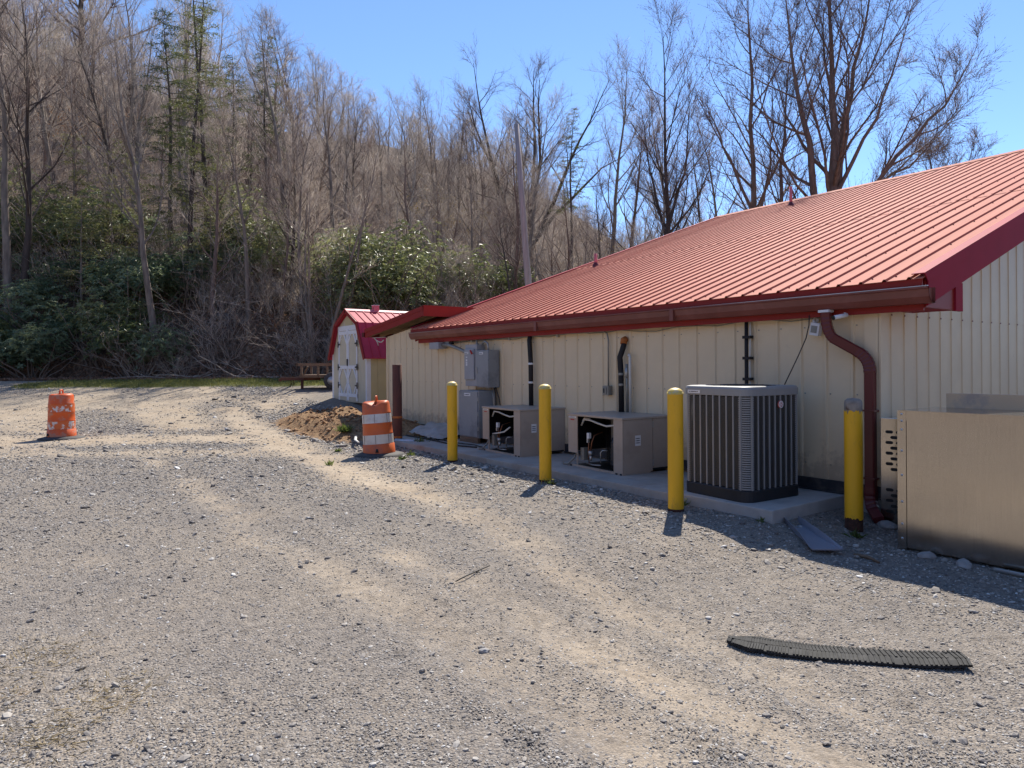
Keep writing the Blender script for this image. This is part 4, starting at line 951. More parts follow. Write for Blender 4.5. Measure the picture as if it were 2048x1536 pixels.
# ------------------------------------------------------------------ utility pole
px_, py_ = -20.55, 15.9; pz = gz_(px_, py_)-.4
t_ = thing('utility_pole', (px_, py_, pz), 'leaning weathered wooden utility pole behind the red roof', 'utility pole')
MB().tube([(-20.55, 15.9, pz), (-20.71, 15.73, 4.5), (-20.83, 15.56, 7.6), (-20.955, 15.39, 10.75)], [.155, .135, .115, .095], 14).build('pole', 'pole_wood', t_)
MB().lathe([(.096, 10.74), (.09, 10.76), (0, 10.765)], 12, Matrix.Translation((-20.955, 15.39, 0))).build('pole_top', 'bark_dark', t_)

# ------------------------------------------------------------------ small things on the gravel
rr = random.Random(8)
path = [Vector(p) for p in ((-2.62, 3.50, .0), (-2.50, 3.56, .003), (-2.36, 3.64, .004), (-2.2, 3.75, .004), (-2.03, 3.89, .008), (-1.80, 4.09, .014), (-1.61, 4.26, .034))]
z0 = gz_(-2.1, 3.85)
t_ = thing('tyre_tread', (-2.1, 3.85, z0), 'torn strip of black ribbed tyre tread lying on the gravel', 'tyre tread')
def pl(t):
    f = t*(len(path)-1); i = min(int(f), len(path)-2); return path[i].lerp(path[i+1], f-i)
NSEG = 66; vs = []; wds = []
for i in range(NSEG+1):
    t = i/NSEG; p = pl(t); d = (pl(min(1, t+.02))-pl(max(0, t-.02))).normalized(); s_ = d.cross(UP).normalized()
    wd = .10*min(1, .35+t*4)*(1-.12*max(0, t-.9)/.1)+rr.uniform(-.004, .004)
    up = Vector((0, 0, z0+.012)); 
    for (a, h) in ((-1, -.012), (-.97, -.002), (-.5, .010), (0, .013), (.5, .010), (.97, -.001), (1, -.012)): vs.append(p+s_*wd*a+up+UP*h)
n = 7; fs = [(i*n+k, i*n+k+1, (i+1)*n+k+1, (i+1)*n+k) for i in range(NSEG) for k in range(n-1)]+[(i*n+6, i*n, (i+1)*n, (i+1)*n+6) for i in range(NSEG)]+[tuple(range(n)), tuple(NSEG*n+k for k in reversed(range(n)))]
MB().add(vs, fs).build('carcass', 'tread_rubber', t_)
mb = MB()
for i in range(64):
    t = (i+.5)/64; p = pl(t); d = (pl(min(1, t+.02))-pl(max(0, t-.02))).normalized(); s_ = d.cross(UP).normalized(); wd = .098*min(1, .35+t*4)
    for (a0, a1, sk) in ((-.98, -.42, .12), (-.36, .32, -.1), (.38, .98, .12)):
        h = lambda a: -.001+.014*(1-a*a)
        P0 = p+s_*wd*a0+UP*(z0+.012+h(a0))+d*(sk*.02); P1 = p+s_*wd*a1+UP*(z0+.012+h(a1))-d*(sk*.02)
        e = d*.0062; 
        if rr.random() < .05: continue
        q = [P0-e, P0+e, P1+e, P1-e]; mb.add([x-UP*.004 for x in q]+[x+UP*rr.uniform(.005, .008) for x in q], [(0,1,2,3),(4,7,6,5),(0,4,5,1),(1,5,6,2),(2,6,7,3),(3,7,4,0)])
tag(mb.build('lugs', 'tread_rubber', t_), kind='stuff')
z0 = gz_(-3.6, 6.05)+.02
t_ = thing('splash_trough', (-3.6, 6.05, z0), 'grey plastic downspout splash trough lying at the foot of the pad', 'splash trough')
A = Vector((-3.95, 6.30, z0+.015)); Bv = Vector((-3.27, 5.77, z0-.025)); d = (Bv-A).normalized(); s_ = d.cross(UP)
vs = []
for (P, wd, h) in ((A, .07, .075), (A.lerp(Bv, .6), .095, .06), (Bv, .125, .018)):
    for (a, hh) in ((-1.08, h), (-.92, .012), (.92, .012), (1.08, h), (1.16, h), (1.0, 0), (-1.0, 0), (-1.16, h)): vs.append(P+s_*wd*a+UP*hh)
n = 8; MB().add(vs, [(i*n+k, i*n+(k+1) % n, (i+1)*n+(k+1) % n, (i+1)*n+k) for i in range(2) for k in range(n)]+[tuple(range(n)), tuple(2*n+k for k in reversed(range(n)))]).build('trough', 'trough_grey', t_)
z0 = gz_(-4.3, 2.75)
t_ = thing('thin_stick', (-4.32, 2.75, z0), 'thin dark stick lying on the open gravel', 'stick')
MB().tube([(-4.26, 2.556, z0+.012), (-4.30, 2.66, z0+.02), (-4.36, 2.80, z0+.018), (-4.386, 2.938, z0+.03)], [.004, .006, .006, .004], 6).build('stick', 'cable_dark', t_)
def rock(x, y, s, label, nm='rock', mt='rock', squash=.55):
    bm = bmesh.new(); bmesh.ops.create_icosphere(bm, subdivisions=2, radius=1); r_ = random.Random(int(x*1000+y*77))
    for v in bm.verts:
        v.co *= 1+.22*(vnoise(v.co.x*3+x, v.co.y*3+v.co.z*2, 1.3)-.5)*2
        v.co = Vector((v.co.x*s, v.co.y*s*.7, max(-.3, v.co.z)*s*squash))
    me = bpy.data.meshes.new(nm); bm.to_mesh(me); bm.free(); me.materials.append(MATS[mt])
    o = link(nm, me, None, (x, y, gz_(x, y)+s*squash*.2)); o.rotation_euler = (0, 0, r_.uniform(0, 6)); return tag(o, label, 'rock')
rock(-2.71, 6.37, .075, 'pale grey stone on the gravel just in front of the stainless box corner')
rock(-2.40, 6.34, .085, 'flat pale stone wedged under the stainless box front edge')
rock(-3.42, 7.16, .10, 'rounded grey-brown stone beside the slotted housing foot')
rock(-6.45, 5.93, .05, 'whitish flat stone beside the slab edge between bollards')
rock(-3.9, 5.3, .035, 'small white stone on the gravel near the grey trough')
rock(-10.95, 4.55, .05, 'white stone on sunlit gravel in front of the leaning drum')
rock(-3.2, 2.1, .03, 'dark small stone on the sandy wheel track')
z0 = gz_(-2.98, 5.9)
t_ = tag(MB().tube([(-3.12, 5.95, z0+.012), (-2.98, 5.92, z0+.02), (-2.86, 5.86, z0+.014)], [.012, .016, .008], 7).build('wood_scrap', 'timber'), 'short brown scrap of wood on the shaded gravel near the stainless box', 'wood scrap')
tag(MB().tube([(-2.2, 6.37, -.11), (-1.6, 6.35, -.10), (-1.0, 6.36, -.11)], .018, 8).build('loose_pipe', 'zinc'), 'thin metal pipe lying along the bottom of the stainless box', 'pipe')
z0 = gz_(-12.2, 6.25)
tag(MB().tube([(-12.42, 6.08, z0+.07), (-12.02, 6.30, z0+.07)], .06, 16, smooth=True).build('metal_can', 'steel_trim'), 'short metal pipe stub lying beside the rusty post', 'pipe stub')
# plastic sheeting over the earth at the wall foot
nx, ny = 26, 14; vs = []
for i in range(nx):
    for j in range(ny):
        x = -12.95+1.15*i/(nx-1); y = 6.66+.66*j/(ny-1)
        hgt_ = .09+.08*math.exp(-((x+12.25)/.3)**2)*ss(j/6)+.12*math.exp(-((x+12.4)/.6)**2)*(j/ny)+.05*vnoise(x, y, 6)+.05*vnoise(x*3, y*3, 5)
        x += .10*(float(vnoise(x, y, 4))-.5); y += .25*(float(vnoise(x, 3., 3))-.5)*(1-j/ny)
        vs.append((x, y, float(hgt_)+max(gz_(x, y), .0)*.75))
tag(MB().add(vs, [(i*ny+j, (i+1)*ny+j, (i+1)*ny+j+1, i*ny+j+1) for i in range(nx-1) for j in range(ny-1)], True).build('plastic_sheet', 'plastic_sheet'), 'crumpled translucent plastic sheet over loose earth at the wall foot', 'plastic sheet')
t_ = thing('black_hose', (-11.3, 6.7, .1), 'loops of thin black hose lying on the slab by the low cabinet', 'hose')
MB().tube([(-13.0, 6.6, .115), (-12.2, 6.62, .112), (-11.4, 6.55, .112), (-10.7, 6.50, .112), (-10.25, 6.6, .115)], .014, 6).build('hose', 'cable_dark', t_)
MB().tube([(-11.9, 6.75, .11), (-11.2, 6.72, .11), (-10.6, 6.78, .112), (-10.2, 6.70, .112)], .010, 6).build('hose', 'cable_dark', t_)
# white scraps by the shed
for i, (x, y, a, s_) in enumerate(((-17.35, 6.92, .3, .5), (-16.75, 7.35, .9, .4))):
    z0 = gz_(x, y); vs = []
    for u_ in range(7):
        for v_ in range(4):
            q = Vector((s_*(u_/6-.5), .22*(v_/3-.5), .04+.05*float(vnoise(u_*1.3+i*7, v_*1.7, 1)))); q.rotate(Euler((0, 0, a))); vs.append((x+q.x, y+q.y, z0+q.z))
    tag(MB().add(vs, [(u_*4+v_, u_*4+4+v_, u_*4+5+v_, u_*4+1+v_) for u_ in range(6) for v_ in range(3)], True).build('white_sheeting', 'band_white'),
        ('crumpled white sheeting on the earth in front of the shed doors', 'smaller crumpled white sheeting on the earth near the shed corner')[i], 'sheeting')
z0 = gz_(-13.2, 5.6)
tag(MB().tube([(-13.3, 5.62, z0+.02), (-13.0, 5.48, z0+.035), (-12.6, 5.30, z0+.02), (-12.2, 5.2, z0+.01)], [.02, .03, .03, .02], 7, flat=.5).build('white_strip', 'pvc_white'), 'bent white plastic strip on the earth behind the leaning drum', 'plastic strip')

# ------------------------------------------------------------------ vegetation
class TB:
    """collects branches as tapered tubes: trunk list and crown list"""
    def __init__(s): s.V = []; s.F = []; s.n = 0
    def tube(s, pts, rad, sides):
        P = np.asarray(pts, float); r = np.asarray(rad, float); d = np.gradient(P, axis=0); d /= np.linalg.norm(d, axis=1)[:, None]+1e-9
        ref = np.array([.31, .17, .93]) if abs(d[0, 2]) < .85 else np.array([.93, .31, .17])
        a = np.cross(d, ref); a /= np.linalg.norm(a, axis=1)[:, None]+1e-9; c = np.cross(d, a)
        k = len(P); th = np.arange(sides)*2*pi/sides
        V = P[:, None]+r[:, None, None]*(a[:, None]*np.cos(th)[None, :, None]+c[:, None]*np.sin(th)[None, :, None])
        s.V.append(V.reshape(-1, 3)); i = np.arange(k-1)[:, None]*sides; j = np.arange(sides)[None]; j2 = (j+1) % sides
        q = np.stack([i+j, i+j2, i+sides+j2, i+sides+j], -1).reshape(-1, 4)+s.n
        s.F.append(np.concatenate([q[:, [0, 1, 2]], q[:, [0, 2, 3]]])); s.n += k*sides
    def spikes(s, P, D, Ln, R):
        """many thin three-sided twigs at once"""
        P = np.asarray(P); D = np.asarray(D); D = D/(np.linalg.norm(D, axis=1)[:, None]+1e-9)
        a = np.cross(D, np.array([.31, .17, .93])); a /= np.linalg.norm(a, axis=1)[:, None]+1e-9; c = np.cross(D, a); m_ = len(P)
        V = np.stack([P+a*R[:, None], P+(-.5*a+.866*c)*R[:, None], P+(-.5*a-.866*c)*R[:, None], P+D*Ln[:, None]], 1)
        s.V.append(V.reshape(-1, 3)); k = np.arange(m_)[:, None, None]*4
        s.F.append((np.array([[0, 1, 3], [1, 2, 3], [2, 0, 3]])[None]+k).reshape(-1, 3)+s.n); s.n += m_*4
    def leaves(s, P, D, Ln, Wd, rng, fold=.25):
        P = np.asarray(P); D = D/(np.linalg.norm(D, axis=1)[:, None]+1e-9); m_ = len(P)
        rv = rng.normal(size=(m_, 3)); a = np.cross(D, rv); a /= np.linalg.norm(a, axis=1)[:, None]+1e-9; nn = np.cross(D, a)
        L_ = Ln[:, None]; W_ = Wd[:, None]
        V = np.stack([P, P+D*L_*.5+a*W_*.5+nn*W_*fold, P+D*L_-nn*L_*.06, P+D*L_*.5-a*W_*.5+nn*W_*fold], 1)
        s.V.append(V.reshape(-1, 3)); k = np.arange(m_)[:, None, None]*4
        s.F.append((np.array([[0, 1, 2], [0, 2, 3]])[None]+k).reshape(-1, 3)+s.n); s.n += m_*4
    def mesh(s, name, m_):
        return npmesh(name, np.concatenate(s.V), np.concatenate(s.F), m_, True)
def unit(v): return v/(np.linalg.norm(v)+1e-9)
def limb(rng, p, d, L_, n, wig, trop):
    pts = [p]; d = unit(d); st = L_/n
    for i in range(n):
        d = unit(d+rng.normal(size=3)*wig+np.array([0, 0, trop])); pts.append(pts[-1]+d*st)
    return np.array(pts)
def along(pts, t):
    f = t*(len(pts)-1); i = min(int(f), len(pts)-2); q = pts[i+1]-pts[i]; return pts[i]+q*(f-i), unit(q)
def side_dir(rng, d, ang):
    v = unit(np.cross(d, rng.normal(size=3))); return unit(d*cos(ang)+v*sin(ang))
def twigs(rng, tb, pts, n, ln, r, ang=(.5, 1.0), bud=None, t0=.15):
    P = []; D = []
    for _ in range(n):
        q, d = along(pts, rng.uniform(t0, 1)); P.append(q); D.append(side_dir(rng, d, rng.uniform(*ang))+np.array([0, 0, .25]))
    if not P: return
    Ln = rng.uniform(.5, 1.2, n)*ln
    tb.spikes(P, D, Ln*(1 if bud is None else 1.25), np.full(n, r if bud is None else r*1.7))
    if bud is not None:
        D = np.array(D); D /= np.linalg.norm(D, axis=1)[:, None]; Q = np.array(P)+D*Ln[:, None]*.97
        Q -= D*.03; tb.spikes(Q, D+rng.normal(size=D.shape)*.15, rng.uniform(.06, .11, n), np.full(n, bud))
def bare_tree(seed, H, r0, stems=None, n1=18, n2=7, n3=9, asc=.7, first=.28, spread=.34, wig=.10, bud=None, tw=.55, sub=True):
    """trunk + limbs in one list, fine branches and twigs in the other"""
    rng = np.random.RandomState(seed); T, C = TB(), TB()
    if stems is None:
        stems = [(limb(rng, np.array([0, 0, -.3]), np.array([rng.normal()*.05, rng.normal()*.05, 1]), H, 11, .05, .04), r0)]
    tot = sum(np.linalg.norm(np.diff(s[0], axis=0), axis=1).sum() for s in stems)
    for pts, rr_ in stems:
        k = len(pts); ln = np.linalg.norm(np.diff(pts, axis=0), axis=1).sum()
        T.tube(pts, rr_*(1-np.linspace(0, 1, k)**1.1*.93), 7)
        m_ = max(4, int(n1*ln/tot*1.0+.5))
        for i in range(m_):
            t = first+(1-first)*((i+rng.rand())/m_)**.9; t = min(t, .98)
            p, d = along(pts, t)
            L1 = ln*(spread*(1-t)**.7+.09)*rng.uniform(.7, 1.25)
            b = limb(rng, p, side_dir(rng, d, rng.uniform(.55, 1.05)), L1, 5, wig, .16*asc)
            r1 = rr_*(.40*(1-t)+.07)*rng.uniform(.8, 1.1)
            T.tube(b, np.linspace(r1, max(.006, r1*.2), 6), 4)
            for j in range(max(3, int(n2*min(1.3, .5+L1/3)))):
                q, dd = along(b, rng.uniform(.18, 1)); L2 = L1*rng.uniform(.2, .45)+.25
                c_ = limb(rng, q, side_dir(rng, dd, rng.uniform(.4, .9)), L2, 3, wig*1.3, .13*asc)
                C.tube(c_, [max(.0065, r1*.30), max(.005, r1*.2), .004, .0025], 3)
                twigs(rng, C, c_, n3, tw, .0042, bud=bud)
            twigs(rng, C, b, n3, tw, .0045, bud=bud, t0=.4)
        twigs(rng, C, pts, n3*2, tw, .006, bud=bud, t0=.7)
    return T, C
def shrub(seed, H, n0, n3, leaf=None, lsz=(.05, .03)):
    rng = np.random.RandomState(seed); T, C = TB(), TB()
    for i in range(n0):
        a = rng.uniform(0, 2*pi); b = limb(rng, np.array([.25*cos(a), .25*sin(a), -.15]), np.array([cos(a)*.55, sin(a)*.55, 1]), H*rng.uniform(.6, 1.1), 6, .16, .05)
        T.tube(b, np.linspace(.02, .006, 7), 4)
        for j in range(6):
            q, dd = along(b, rng.uniform(.25, 1)); c_ = limb(rng, q, side_dir(rng, dd, rng.uniform(.4, 1)), H*rng.uniform(.15, .4), 3, .2, .02)
            C.tube(c_, [.008, .006, .005, .003], 3); twigs(rng, C, c_, n3, .38, .0045)
            if leaf:
                P = []; 
                for _ in range(leaf): P.append(along(c_, rng.uniform(.2, 1))[0]+rng.normal(size=3)*.12)
                leafTB.leaves(np.array(P), rng.normal(size=(leaf, 3)), rng.uniform(.7, 1.3, leaf)*lsz[0], rng.uniform(.7, 1.3, leaf)*lsz[1], rng)
    return T, C
def hemlock_tree(seed, H, r0, nb, low=.12, wide=.17, dens=9):
    rng = np.random.RandomState(seed); T, C = TB(), TB()
    pts = limb(rng, np.array([0, 0, -.3]), np.array([0, 0, 1.]), H, 12, .025, .05); T.tube(pts, r0*(1-np.linspace(0, 1, 13)*.95), 7)
    for i in range(nb):
        t = low+(1-low)*((i+rng.rand())/nb); p, d = along(pts, min(t, .995)); a = rng.uniform(0, 2*pi)
        L1 = (H*wide*(1.05-t)**.75+.25)*rng.uniform(.55, 1.15)
        b = limb(rng, p, np.array([cos(a), sin(a), .25]), L1, 5, .09, -.07); T.tube(b, np.linspace(.02+.01*(1-t), .004, 6), 3)
        m_ = int(6+L1*dens)
        P = []; D = []
        for _ in range(m_):
            q, dd = along(b, rng.uniform(.15, 1)); s_ = side_dir(rng, dd, rng.uniform(.5, 1.1)); s_[2] = s_[2]*.35-.12; s_ = unit(s_); l2 = rng.uniform(.15, .45)
            for k in range(6): P.append(q+s_*l2*(k+.5)/6+rng.normal(size=3)*.02); D.append(unit(s_+rng.normal(size=3)*.6))
        P = np.array(P); C.leaves(P, np.array(D), rng.uniform(.07, .15, len(P)), rng.uniform(.02, .045, len(P)), rng, .1)
    return T, C
def rhodo_bush(seed, rx, H, nw):
    rng = np.random.RandomState(seed); T, C = TB(), TB()
    for i in range(9):
        a = rng.uniform(0, 2*pi); b = limb(rng, np.array([.2*cos(a), .2*sin(a), -.15]), np.array([cos(a)*.7, sin(a)*.7, 1]), H*rng.uniform(.7, 1), 5, .2, .03); T.tube(b, np.linspace(.03, .01, 6), 4)
    lob = [(rng.uniform(-.5, .5)*rx, rng.uniform(-.5, .5)*rx, rng.uniform(.35, .65)*H, rng.uniform(.45, .75)) for _ in range(6)]
    P = []; D = []; Ln = []
    for w_ in range(nw):
        lx, ly, lz, ls = lob[rng.randint(6)]; v = unit(rng.normal(size=3)); v[2] = abs(v[2])*1.0-.35*rng.rand()*2
        k = rng.uniform(.72, 1.05); c_ = np.array([lx+v[0]*rx*ls*k, ly+v[1]*rx*ls*k, max(.08, lz+v[2]*H*.5*ls*1.1*k)])
        ax = unit(np.array([v[0], v[1], .7+abs(v[2])])); u = unit(np.cross(ax, rng.normal(size=3))); wv = np.cross(ax, u); m_ = rng.randint(6, 10); dr = rng.uniform(-.75, .1)
        for j in range(m_):
            th = 2*pi*j/m_+rng.uniform(-.2, .2); P.append(c_); D.append((u*cos(th)+wv*sin(th))+ax*rng.uniform(-.1, .45)+np.array([0, 0, dr])); Ln.append(rng.uniform(.11, .19))
    Ln = np.array(Ln); C.leaves(np.array(P), np.array(D), Ln, Ln*rng.uniform(.26, .36, len(Ln)), rng, .12)
    return T, C
PROTO = {}
def proto(key, TC, tm, cm, nm=('trunk', 'crown'), extra=None):
    T, C = TC; PROTO[key] = [(nm[0], T.mesh(nm[0], tm)), (nm[1], C.mesh(nm[1], cm))]
    if extra: PROTO[key].append(extra)
def plant(key, name, x, y, s, rz, label, cat, group, tilt=(0, 0), dz=0, sxy=1):
    o = thing(name, (x, y, gz_(x, y)+dz), label, cat, group, rot=(tilt[0], tilt[1], rz)); o.scale = (s*sxy, s*sxy, s)
    for nm, me in PROTO[key]: link(nm, me, o)
    return o
for i, (h, n1, asc, first, bark, tw_) in enumerate(((15, 20, .9, .30, 'bark_grey', 'twig_grey'), (13, 18, .6, .22, 'bark_brown', 'twig_tan'), (16, 20, 1.1, .38, 'bark_grey', 'twig_grey'), (11, 18, .5, .18, 'bark_brown', 'twig_tan'), (14, 22, .8, .26, 'bark_dark', 'twig_red'), (12, 16, 1.2, .3, 'bark_pale', 'twig_tan'))):
    proto('bare%d' % i, bare_tree(20+i, h, .085+.006*h, n1=n1, n2=9, n3=11, asc=asc, first=first), bark, tw_)
# multi-stemmed clump
rng0 = np.random.RandomState(77)
st = [(limb(rng0, np.array([.2*cos(a), .2*sin(a), -.3]), np.array([cos(a)*.28, sin(a)*.28, 1]), rng0.uniform(8, 11), 9, .06, .05), .10) for a in (0, 1.7, 3.1, 4.4, 5.3)]
proto('clump', bare_tree(41, 10, .1, stems=st, n1=34, n2=7, n3=8, asc=.5, first=.2, spread=.26), 'bark_grey', 'twig_tan')
proto('bigdark', bare_tree(52, 17, .36, n1=26, n2=12, n3=9, asc=.5, first=.22, spread=.5, wig=.14), 'bark_dark', 'twig_red')
st = [(limb(rng0, np.array([0, 0, -.3]), np.array([cos(a)*.55, sin(a)*.55, 1]), 12.5, 9, .07, -.0), .17) for a in (0, 1.0, 2.1, 3.0, 4.1, 5.2)]+[(limb(rng0, np.array([0, 0, -.3]), np.array([.02, 0, 1]), 13, 9, .05, .0), .2)]
proto('round', bare_tree(63, 13, .2, stems=st, n1=70, n2=8, n3=9, asc=.3, first=.3, spread=.26), 'bark_dark', 'twig_red')
proto('hem0', hemlock_tree(5, 16, .17, 85, low=.25, wide=.14), 'bark_dark', 'hemlock')
proto('hem1', hemlock_tree(6, 14, .15, 70, low=.4, wide=.15, dens=11), 'bark_dark', 'hemlock')
proto('hem2', hemlock_tree(8, 6.5, .08, 55, low=.08, wide=.24, dens=8), 'bark_grey', 'hemlock_pale')
for i, (rx, h, nw, cm) in enumerate(((1.5, 2.6, 330, 'rhodo_dark'), (1.3, 2.2, 280, 'rhodo_dark'), (1.7, 3.6, 380, 'rhodo_olive'), (1.4, 2.8, 300, 'rhodo_olive'))):
    proto('rho%d' % i, rhodo_bush(90+i, rx, h, nw), 'bark_grey', cm, ('stems', 'leaves'))
for i, (h, n0, bark, tw_) in enumerate(((2.6, 11, 'dead_wood', 'twig_tan'), (3.4, 9, 'bark_grey', 'twig_grey'), (1.8, 12, 'dead_wood', 'twig_tan'))):
    proto('brush%d' % i, shrub(120+i, h, n0, 7), bark, tw_, ('stems', 'twigs'))
for i, lm in enumerate(('bud_yellow', 'bud_orange')):
    leafTB = TB(); TC = shrub(140+i, 4.2, 9, 5, 16, (.07, .05)); proto('bud%d' % i, TC, 'bark_grey', 'twig_tan', ('stems', 'twigs'), ('young_leaves', leafTB.mesh('young_leaves', lm)))

R_ = random.Random(17)
UNDER = 'thicket along the wood edge'; HILL = 'bare trees on the wooded hillside'
def at(F, R): return fr2(F, R)
placed = []
def free(x, y, d):
    for (a, c_) in placed:
        if (a-x)**2+(c_-y)**2 < d*d: return False
    placed.append((x, y)); return True
def zone(u): return 'above the dark rhododendrons' if u < -.6 else 'behind the hemlocks' if u < -.42 else 'behind the shed' if u < -.2 else 'behind the utility pole' if u < .05 else 'beyond the red roof'
# trees that stand out, each placed by its own spot in the yard (forward, right)
def spot(key, name, F, u, s, label, cat='tree', group=None, tilt=(0, 0), sxy=1):
    x, y = at(F, u*F); placed.append((x, y)); return plant(key, name, x, y, s, R_.uniform(0, 6.28), label, cat, group, tilt, sxy=sxy)
spot('clump', 'bare_tree', 30.2, -.281, .95, 'many-stemmed bare tree at the wood edge directly behind the shed', tilt=(0, 0))
spot('bare0', 'bare_tree', 30.4, -.517, .98, 'slender pale-trunked bare tree standing right at the foot of the bank')
spot('bigdark', 'bare_tree', 62, -.625, 1.0, 'large dark spreading bare tree high on the hillside')
spot('round', 'bare_tree', 52, .02, 1.15, 'broad round-crowned bare tree rising behind the utility pole')
spot('bare2', 'bare_tree', 33, -.735, 1.15, 'tall pair-trunked bare tree above the dark rhododendrons')
spot('bare4', 'bare_tree', 33.3, -.712, 1.1, 'tall dark-barked bare tree leaning beside the pair-trunked tree')
HEM = 'sparse evergreen hemlocks on the bank'
for (F, u, s, k, lb) in ((34, -.47, 1.0, 'hem0', 'tall sparse dark green hemlock close behind the slender pale-trunked tree'), (36, -.445, 1.08, 'hem0', 'tallest sparse dark green hemlock on the bank'), (40, -.405, .85, 'hem1', 'smaller dark green hemlock with bare lower trunk just upslope of the tallest hemlock'),
        (43, -.36, .95, 'hem1', 'dark green hemlock farthest up the slope behind the shed'), (38, -.5, 1.05, 'hem1', 'dark green hemlock with bare lower trunk behind the young hemlocks'), (50, .088, .9, 'hem1', 'lone dark evergreen beside the round-crowned bare tree')):
    spot(k, 'hemlock_tree', F, u, s, lb, 'tree', HEM)
for (F, u, s) in ((33, -.63, .9), (35, -.585, .8), (34, -.545, 1.0), (33, -.44, .85), (36, -.41, .8), (37, -.57, 1.1), (35, -.50, 1.0), (38, -.64, 1.1)):
    spot('hem2', 'young_hemlock', F, u, s, 'young pale yellow-green feathery hemlock on the bank', 'tree', 'young hemlocks')
# rhododendrons
RD = 'dark rhododendrons on the bank'
for i in range(85):
    u = R_.uniform(-.82, -.52) if i < 52 else R_.uniform(-.80, -.28); F = R_.uniform(29.6, 33.0) if i < 50 else R_.uniform(32, 39); x, y = at(F, u*F)
    if not free(x, y, .75): continue
    plant('rho%d' % R_.choice((0, 1, 0, 1, 3) if i < 40 else (0, 1)), 'rhododendron', x, y, R_.uniform(.85, 1.35), R_.uniform(0, 6), 'dense dark green rhododendron on the bank '+('at the yard edge' if F < 32 else 'set back among trees')+(' beside the slender pale tree' if -.58 < u < -.45 else ' under the many-stemmed tree' if u > -.45 else ' left of the hemlocks' if False else ' below the pair-trunked tree' if u < -.66 else ' below the young hemlocks'), 'bush', RD)
RO = 'olive rhododendrons'
for (F, u, s) in ((31.5, -.235, .9), (32, -.205, 1.15), (32, -.17, 1.0), (33.5, -.21, 1.3), (32.5, -.14, .95), (33, -.255, 1.1), (36, -.14, 1.05), (34.5, -.12, .9), (35, -.075, 1.0), (34, -.045, .95), (36, -.02, .9), (35.5, -.40, 1.0), (36.5, -.375, 1.1), (34.5, -.355, .9), (35, -.43, .95), (36, .0, .8), (37, -.25, 1.1), (36, -.62, 1.1), (36, -.68, 1.0), (37.5, -.72, 1.2)):
    x, y = at(F, u*F); placed.append((x, y)); plant(R_.choice(('rho2', 'rho3')), 'rhododendron', x, y, s*1.35, R_.uniform(0, 6), 'sunlit olive green rhododendron '+('close ' if F < 33 else 'set back ' if F < 35.2 else 'well upslope ')+zone(u)+(', a tall one' if s > 1.05 else ', a low one'), 'bush', RO)
for (F, u, s, k) in ((40, .255, 1.1, 0), (42, .30, 1.2, 0), (41, .205, 1.0, 0), (44, .33, 1.2, 1), (50, -.61, 1.5, 1), (48, -.10, 1.2, 0), (45, -.06, 1.0, 0), (43, .16, 1.1, 0), (54, -.64, 1.5, 1), (39, .35, 1.0, 1)):
    spot('bud%d' % k, 'budding_shrub', F, u, s, ('yellow-green budding shrub among the bare trees', 'orange-brown budding shrub among the bare trees')[k], 'shrub', ('yellow budding shrubs', 'orange budding shrubs')[k])
# thicket at the wood edge
for i in range(110):
    F = R_.uniform(29.3, 34) if i < 55 else R_.uniform(33, 42); u = R_.uniform(-.56, -.04) if i < 90 else R_.uniform(-.8, .12); x, y = at(F, u*F)
    if -16 < x: continue
    kb = R_.randrange(3); plant('brush%d' % kb, 'bare_shrub', x, y, R_.uniform(.6, 1.15), R_.uniform(0, 6), ('tangled pale leafless shrub', 'tall grey leafless shrub', 'low pale leafless shrub')[kb]+(' at the wood edge ' if F < 31 else ' in the thicket ')+zone(u), 'shrub', UNDER)
# bare trees on the hillside
def zone(u): return 'above the dark rhododendrons' if u < -.6 else 'behind the hemlocks' if u < -.42 else 'behind the shed' if u < -.2 else 'behind the utility pole' if u < .05 else 'beyond the red roof'
KIND = ('tall grey bare tree', 'spreading brown bare tree', 'very tall narrow grey bare tree', 'short bushy brown bare tree', 'dark-barked bare tree', 'small upright pale-trunked bare tree')
def tree_label(k, F, u): return KIND[k]+(' low on the slope ' if F < 42 else ' partway up the slope ' if F < 56 else ' high up ')+zone(u)
cnt = 0; tries = 0
while cnt < 235 and tries < 6000:
    tries += 1
    F = 31.5+44*R_.random()**1.25; u = R_.uniform(-.84, .30)
    if u > .12 and R_.random() < .5: continue
    x, y = at(F, u*F)
    if x > -16.5 and y < 28: continue
    if not free(x, y, 1.15): continue
    k = R_.choice((0, 1, 2, 3, 4, 5, 1, 3)); s = R_.uniform(.5, 1.08)*(1 if u < -.3 else .9)*(.8 if u > .05 else 1)*(.85 if u > -.25 else 1)*(.72 if -.22 < u < -.15 else .6 if .035 < u < .17 and F > 35 else 1)
    plant('bare%d' % k, 'bare_tree', x, y, s, R_.uniform(0, 6.28), tree_label(k, F, u), 'tree', HILL, (R_.gauss(0, .075), R_.gauss(0, .075)))
    cnt += 1
